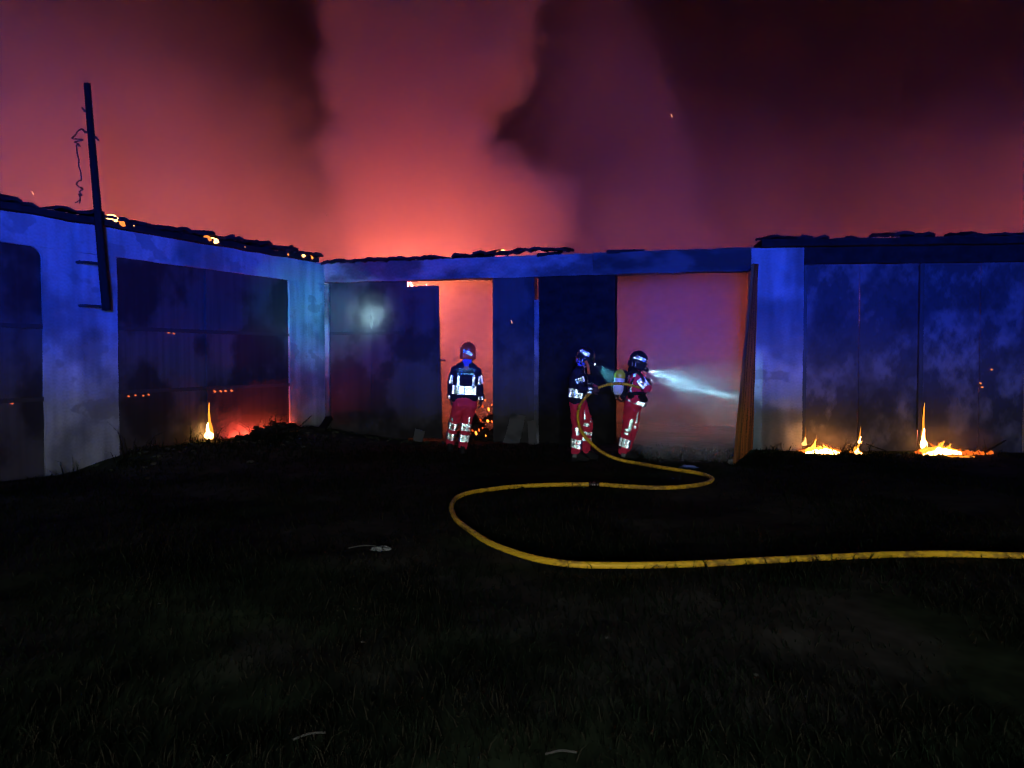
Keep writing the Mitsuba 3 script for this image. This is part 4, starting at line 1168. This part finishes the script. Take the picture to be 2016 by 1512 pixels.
for s in 'AB':
    ax = A3(*j['an' + s]) - A3(*j['kn' + s])
    for t_ in (-0.03, 0.16, 0.52, 0.71):
        p = along(j, 'kn' + s, 'an' + s, max(t_, 0.0)) + (A3(*j['kn' + s]) - A3(*j['an' + s])) * max(-t_, 0)
        band(PA + '__trousers' + RS, lg[s], p, ax, 0.048, rmax=0.125)
patch(PA + '__trousers' + RS, lg['B'], (-0.72, 13.0, 0.56), 0.03, 0.12, -0.15)
patch(PA + '__trousers' + RS, lg['A'], (-1.01, 13.1, 0.58), 0.03, 0.07, 0.3, mat='reflective_print')

# second firefighter: holding the hose behind the nozzle man
PB = 'person_001'
j = dict(head=(1.165, 12.30, 1.600), neck=(1.085, 12.30, 1.452), shA=(1.030, 12.13, 1.375), shB=(1.105, 12.46, 1.375), elA=(1.085, 12.08, 1.125), wrA=(1.245, 12.12, 1.10), elB=(1.215, 12.48, 1.14), wrB=(1.290, 12.30, 1.175),
         chest=(1.058, 12.30, 1.250), waist=(1.045, 12.30, 1.050), hem=(1.036, 12.30, 0.975), pelv=(1.050, 12.30, 0.90), hiA=(1.030, 12.21, 0.880), hiB=(1.085, 12.39, 0.880),
         knA=(1.035, 12.20, 0.490), knB=(1.215, 12.42, 0.560), anA=(1.010, 12.20, 0.15), anB=(1.185, 12.45, 0.145))
tag(PB, 'firefighter in a black helmet and dark jacket, side on, gripping the hose in the middle', 'person')
body_mesh(PB, j, (0.97, 0.25, -0.1), [('hand', (1.235, 12.10, 1.095), (1, -0.05, 0.25), (0.0, -1, 0.3), 0.75, 1, 'glove'), ('hand', (1.285, 12.30, 1.18), (0.6, -0.9, -0.2), (0.3, 0.2, 1), 0.7, -1, 'glove_red')])
tk, ar, lg = suit(PB, j, (0.2, 1, 0), (1, 0.1, 0), 'navy_cloth', 'red_cloth', 23, toe={'A': (1, -0.15, 0), 'B': (1, 0.1, 0)})
hk, ht_, _ = helmet(PB + '__helmet', A3(1.172, 12.30, 1.630), (0.95, 0.2, -0.28), (0.25, 0, 1), 'helmet_black')
patch(hk + '__reflective_patch', ht_, (1.150, 12.1, 1.690), 0.155, 0.058, -0.52)
obj(hk + '__torch', tube([A3(1.20, 12.17, 1.545), A3(1.295, 12.185, 1.51)], [0.022, 0.026], 12), M['rubber'])
obj(hk + '__torch__lens', tube([A3(1.296, 12.185, 1.5105), A3(1.300, 12.186, 1.509)], 0.020, 12), M['rubber'], emitter=emits(9 * A3(0.8, 1, 1), 0.05))
obj(hk + '__face_mask', tri(merged([hull((A3(1.235, 12.31, 1.59), 0.06), (A3(1.255, 12.31, 1.54), 0.05)), hull((A3(1.26, 12.31, 1.53), 0.03), (A3(1.30, 12.31, 1.51), 0.03))]), 0.02, 2), M['visor'], smooth=50)
obj(PB + '__neck_cloth', tri(merged([hull((A3(1.045, 12.24, 1.575), 0.03), (A3(1.065, 12.36, 1.575), 0.03), (A3(1.075, 12.22, 1.50), 0.035), (A3(1.10, 12.38, 1.50), 0.04)), hull((A3(1.06, 12.20, 1.56), 0.02), (A3(1.13, 12.18, 1.515), 0.025))]), 0.02, 2, 0.006, 5), M['blue_cloth'], smooth=50)
obj(PB + '__strap', tube(spline([A3(1.155, 12.15, 1.565), A3(1.185, 12.14, 1.50), A3(1.20, 12.13, 1.43), A3(1.205, 12.14, 1.36)], 10), 0.024, 8), M['orange_cloth'], smooth=50)
for z, tl in ((1.085, -0.10), (1.012, -0.12)):
    band(PB + '__jacket' + RS, tk, A3(1.043, 12.30, z), A3(-tl * 1.2, 0, 1), 0.056, rmax=0.32)
ax = A3(*j['elA']) - A3(*j['shA'])
band(PB + '__jacket' + RS, ar['A'], along(j, 'shA', 'elA', 0.42), A3(0.28, 0.1, -1), 0.062, rmax=0.11)
patch(PB + '__jacket' + RS, ar['A'], (1.018, 12.0, 1.262), 0.035, 0.05, 0.2)
patch(PB + '__jacket' + RS, ar['A'], (1.128, 12.0, 1.235), 0.03, 0.055, 0.6)
band(PB + '__jacket' + RS, ar['A'], along(j, 'elA', 'wrA', 0.72), A3(*j['wrA']) - A3(*j['elA']), 0.055, rmax=0.085)
patch(PB + '__jacket' + RS, trimesh.util.concatenate([tk, ar['B']]), (1.195, 12.1, 1.255), 0.05, 0.15, -0.05)
for t_ in (0.58, 0.80):
    band(PB + '__trousers' + RS, lg['A'], along(j, 'knA', 'anA', t_), A3(0.25, 0.0, 1), 0.052, rmax=0.125)
patch(PB + '__trousers' + RS, lg['A'], (1.022, 12.0, 0.455), 0.055, 0.115, 0.25)
patch(PB + '__trousers' + RS, lg['B'], (1.13, 12.2, 0.71), 0.065, 0.165, 0.15)
patch(PB + '__trousers' + RS, lg['B'], (1.115, 12.2, 0.835), 0.04, 0.07, 0.3)
patch(PB + '__trousers' + RS, lg['B'], (1.19, 12.2, 0.545), 0.08, 0.055, -0.2)
patch(PB + '__trousers' + RS, lg['B'], (1.265, 12.2, 0.62), 0.04, 0.07, -0.1)
for t_ in (0.38, 0.62):
    band(PB + '__trousers' + RS, lg['B'], along(j, 'knB', 'anB', t_), A3(-0.1, 0, -1), 0.045, rmax=0.12)
obj(PB + '__boot__reflective_patch', tube([A3(0.955, 12.135, 0.075), A3(1.015, 12.135, 0.07)], 0.03, 8), M['pale_plastic'])

# third firefighter: on the nozzle, with a breathing set
PC = 'person_002'
j = dict(head=(2.010, 12.35, 1.535), neck=(1.960, 12.35, 1.400), shA=(1.975, 12.19, 1.315), shB=(2.050, 12.50, 1.315), elA=(2.115, 12.12, 1.130), wrA=(2.070, 12.25, 1.125), elB=(2.195, 12.52, 1.14), wrB=(2.165, 12.44, 1.205),
         chest=(1.993, 12.35, 1.205), waist=(1.962, 12.35, 1.015), hem=(1.952, 12.35, 0.945), pelv=(1.930, 12.35, 0.87), hiA=(1.895, 12.26, 0.840), hiB=(1.965, 12.44, 0.840),
         knA=(1.830, 12.24, 0.475), knB=(1.945, 12.44, 0.500), anA=(1.765, 12.24, 0.14), anB=(1.845, 12.47, 0.14))
tag(PC, 'firefighter in a red jacket and black helmet aiming the nozzle into the wet opening', 'person')
body_mesh(PC, j, (0.97, 0.25, -0.15), [('hand', (2.075, 12.24, 1.125), (0.2, 1, 0.1), (0.3, 0.1, -1), 0.8, 1, 'glove'), ('hand', (2.165, 12.45, 1.21), (0.1, -1, 0.2), (0.2, 0.2, 1), 0.8, -1, 'glove')])
tk, ar, lg = suit(PC, j, (0.2, 1, 0), (1, 0.2, 0), 'red_cloth', 'red_cloth', 37, toe={'A': (1, -0.1, 0), 'B': (1, 0.15, 0)})
hk, ht_, _ = helmet(PC + '__helmet', A3(2.020, 12.35, 1.572), (0.95, 0.2, -0.3), (0.22, 0, 1), 'helmet_black')
patch(hk + '__reflective_patch', ht_, (2.035, 12.2, 1.600), 0.145, 0.060, -0.42)
patch(hk + '__reflective_patch', ht_, (1.945, 12.2, 1.612), 0.045, 0.035, -0.3)
obj(hk + '__torch', tube([A3(2.08, 12.24, 1.435), A3(2.165, 12.295, 1.404)], [0.02, 0.026], 12), M['rubber'])
obj(hk + '__torch__lens', tube([A3(2.166, 12.296, 1.4035), A3(2.170, 12.298, 1.402)], 0.022, 12), M['rubber'], emitter=emits(16 * A3(0.85, 1, 1), 0.05))
obj(PC + '__chest_torch', tube([A3(2.13, 12.33, 1.275), A3(2.215, 12.38, 1.262)], [0.02, 0.024], 12), M['rubber'])
obj(PC + '__chest_torch__lens', tube([A3(2.216, 12.381, 1.262), A3(2.220, 12.383, 1.262)], 0.020, 12), M['rubber'], emitter=emits(14 * A3(0.85, 1, 1), 0.05))
obj(hk + '__face_mask', tri(merged([hull((A3(2.08, 12.37, 1.53), 0.062), (A3(2.10, 12.37, 1.47), 0.052)), hull((A3(2.11, 12.37, 1.46), 0.03), (A3(2.15, 12.38, 1.435), 0.03))]), 0.02, 2), M['visor'], smooth=50)
obj(PC + '__hood', tri(merged([hull((A3(1.975, 12.35, 1.50), 0.095), (A3(1.950, 12.35, 1.41), 0.10)), hull((A3(1.93, 12.24, 1.40), 0.06), (A3(1.95, 12.46, 1.40), 0.06))]), 0.02, 3, 0.006, 8), M['black_cloth'], smooth=50)
obj(PC + '__jacket__skirt', tri(merged([hull((A3(1.895, 12.20, 0.985), 0.07), (A3(2.04, 12.22, 1.00), 0.075), (A3(1.93, 12.50, 0.99), 0.07), (A3(2.08, 12.48, 1.0), 0.07), (A3(2.11, 12.22, 0.945), 0.04))]), 0.022, 3, 0.008, 6), M['black_cloth'], smooth=60)
band(PC + '__jacket' + RS, tri(merged([hull((A3(1.88, 12.24, 0.90), 0.10), (A3(2.02, 12.24, 0.90), 0.11), (A3(1.90, 12.46, 0.90), 0.1), (A3(2.04, 12.46, 0.9), 0.1))]), 0.03, 2), A3(1.955, 12.35, 0.915), A3(0.38, 0, 1), 0.05, -75, 75, rmax=0.34)
ax = A3(*j['elA']) - A3(*j['shA'])
for t_ in (0.42, 0.76):
    band(PC + '__jacket' + RS, ar['A'], along(j, 'shA', 'elA', t_), ax, 0.062, rmax=0.11)
patch(PC + '__jacket' + RS, tk, (1.882, 12.1, 1.225), 0.045, 0.07, -0.2)
patch(PC + '__jacket' + RS, tk, (1.868, 12.1, 1.105), 0.045, 0.095, 0.1)
patch(PC + '__jacket' + RS, trimesh.util.concatenate([tk, ar['A']]), (2.045, 12.1, 1.055), 0.035, 0.09, -0.5, mat='reflective_print')
star = Polygon([(0.048 * (1 if i % 2 == 0 else 0.45) * math.sin(i * math.pi / 6), 0.048 * (1 if i % 2 == 0 else 0.45) * math.cos(i * math.pi / 6)) for i in range(12)])
patch(PC + '__jacket__shoulder_emblem', trimesh.util.concatenate([tk, ar['A']]), (1.915, 12.1, 1.335), 0.1, 0.1, 0.2, outline=star, mat='reflective_print')
for t_ in (0.53, 0.74):
    band(PC + '__trousers' + RS, lg['A'], along(j, 'knA', 'anA', t_), A3(0.33, 0, 1), 0.052, rmax=0.125)
patch(PC + '__trousers' + RS, lg['A'], (1.865, 12.0, 0.545), 0.06, 0.19, -0.30)
patch(PC + '__trousers' + RS, lg['A'], (1.815, 12.0, 0.470), 0.09, 0.045, -0.3)
patch(PC + '__trousers' + RS, lg['A'], (1.800, 12.0, 0.415), 0.08, 0.035, -0.35)
patch(PC + '__trousers' + RS, lg['B'], (1.985, 12.2, 0.655), 0.062, 0.165, -0.05)
patch(PC + '__trousers' + RS, lg['B'], (1.99, 12.2, 0.795), 0.05, 0.085, 0.35)
patch(PC + '__trousers' + RS, lg['B'], (1.965, 12.2, 0.505), 0.05, 0.045, -0.5)
obj(PC + '__boot__reflective_patch', tube([A3(1.725, 12.165, 0.075), A3(1.785, 12.165, 0.07)], 0.033, 8), M['pale_plastic'])
BS = 'breathing_set'
tag(BS, 'breathing set with a yellow-topped air cylinder worn on the nozzle man', 'breathing apparatus')
ct, cb = A3(1.725, 12.26, 1.435), A3(1.672, 12.26, 1.005)
cax = ct - cb
cyl = lambda t0, t1, rr: tube([cb + cax * t for t in np.linspace(t0, t1, len(rr))], np.array(rr), 20)
obj(BS + '__cylinder', cyl(0.05, 0.66, [0.055, 0.080, 0.086, 0.086, 0.086, 0.086]), M['cylinder_white'], smooth=40)
obj(BS + '__cylinder_cover', cyl(0.665, 1.0, [0.087, 0.089, 0.088, 0.080, 0.058, 0.02]), M['cylinder_yellow'], smooth=40)
obj(BS + '__band', cyl(0.42, 0.47, [0.089, 0.089]), M['rubber'], smooth=40)
obj(BS + '__backplate', tri(hull((A3(1.80, 12.26, 1.37), 0.04), (A3(1.83, 12.46, 1.37), 0.04), (A3(1.765, 12.27, 1.0), 0.05), (A3(1.80, 12.46, 1.0), 0.05)), 0.03, 2), M['rubber'], smooth=50)
obj(BS + '__valve', tube([cb + cax * 0.05, cb - cax * 0.06, cb - cax * 0.09 + A3(-0.03, 0, 0)], [0.03, 0.03, 0.022], 10), M['brass'])
obj(BS + '__air_hose', tube(spline([cb - A3(0, 0.02, 0.04), A3(1.74, 12.20, 0.93), A3(1.80, 12.15, 1.05), A3(1.89, 12.14, 1.25), A3(1.99, 12.17, 1.38), A3(2.10, 12.30, 1.43)], 40), 0.014, 8), M['rubber'], smooth=40)
for nm, pts in (('shoulder_strap', [A3(1.83, 12.20, 1.36), A3(1.90, 12.13, 1.40), A3(1.99, 12.09, 1.37), A3(2.06, 12.10, 1.25), A3(2.05, 12.12, 1.10)]), ('waist_strap', [A3(1.80, 12.18, 1.04), A3(1.90, 12.12, 1.05), A3(2.0, 12.12, 1.055), A3(2.1, 12.18, 1.055)])):
    obj(BS + '__' + nm, tube(spline(pts, 20), 0.026, 8), M['rubber'], smooth=40)
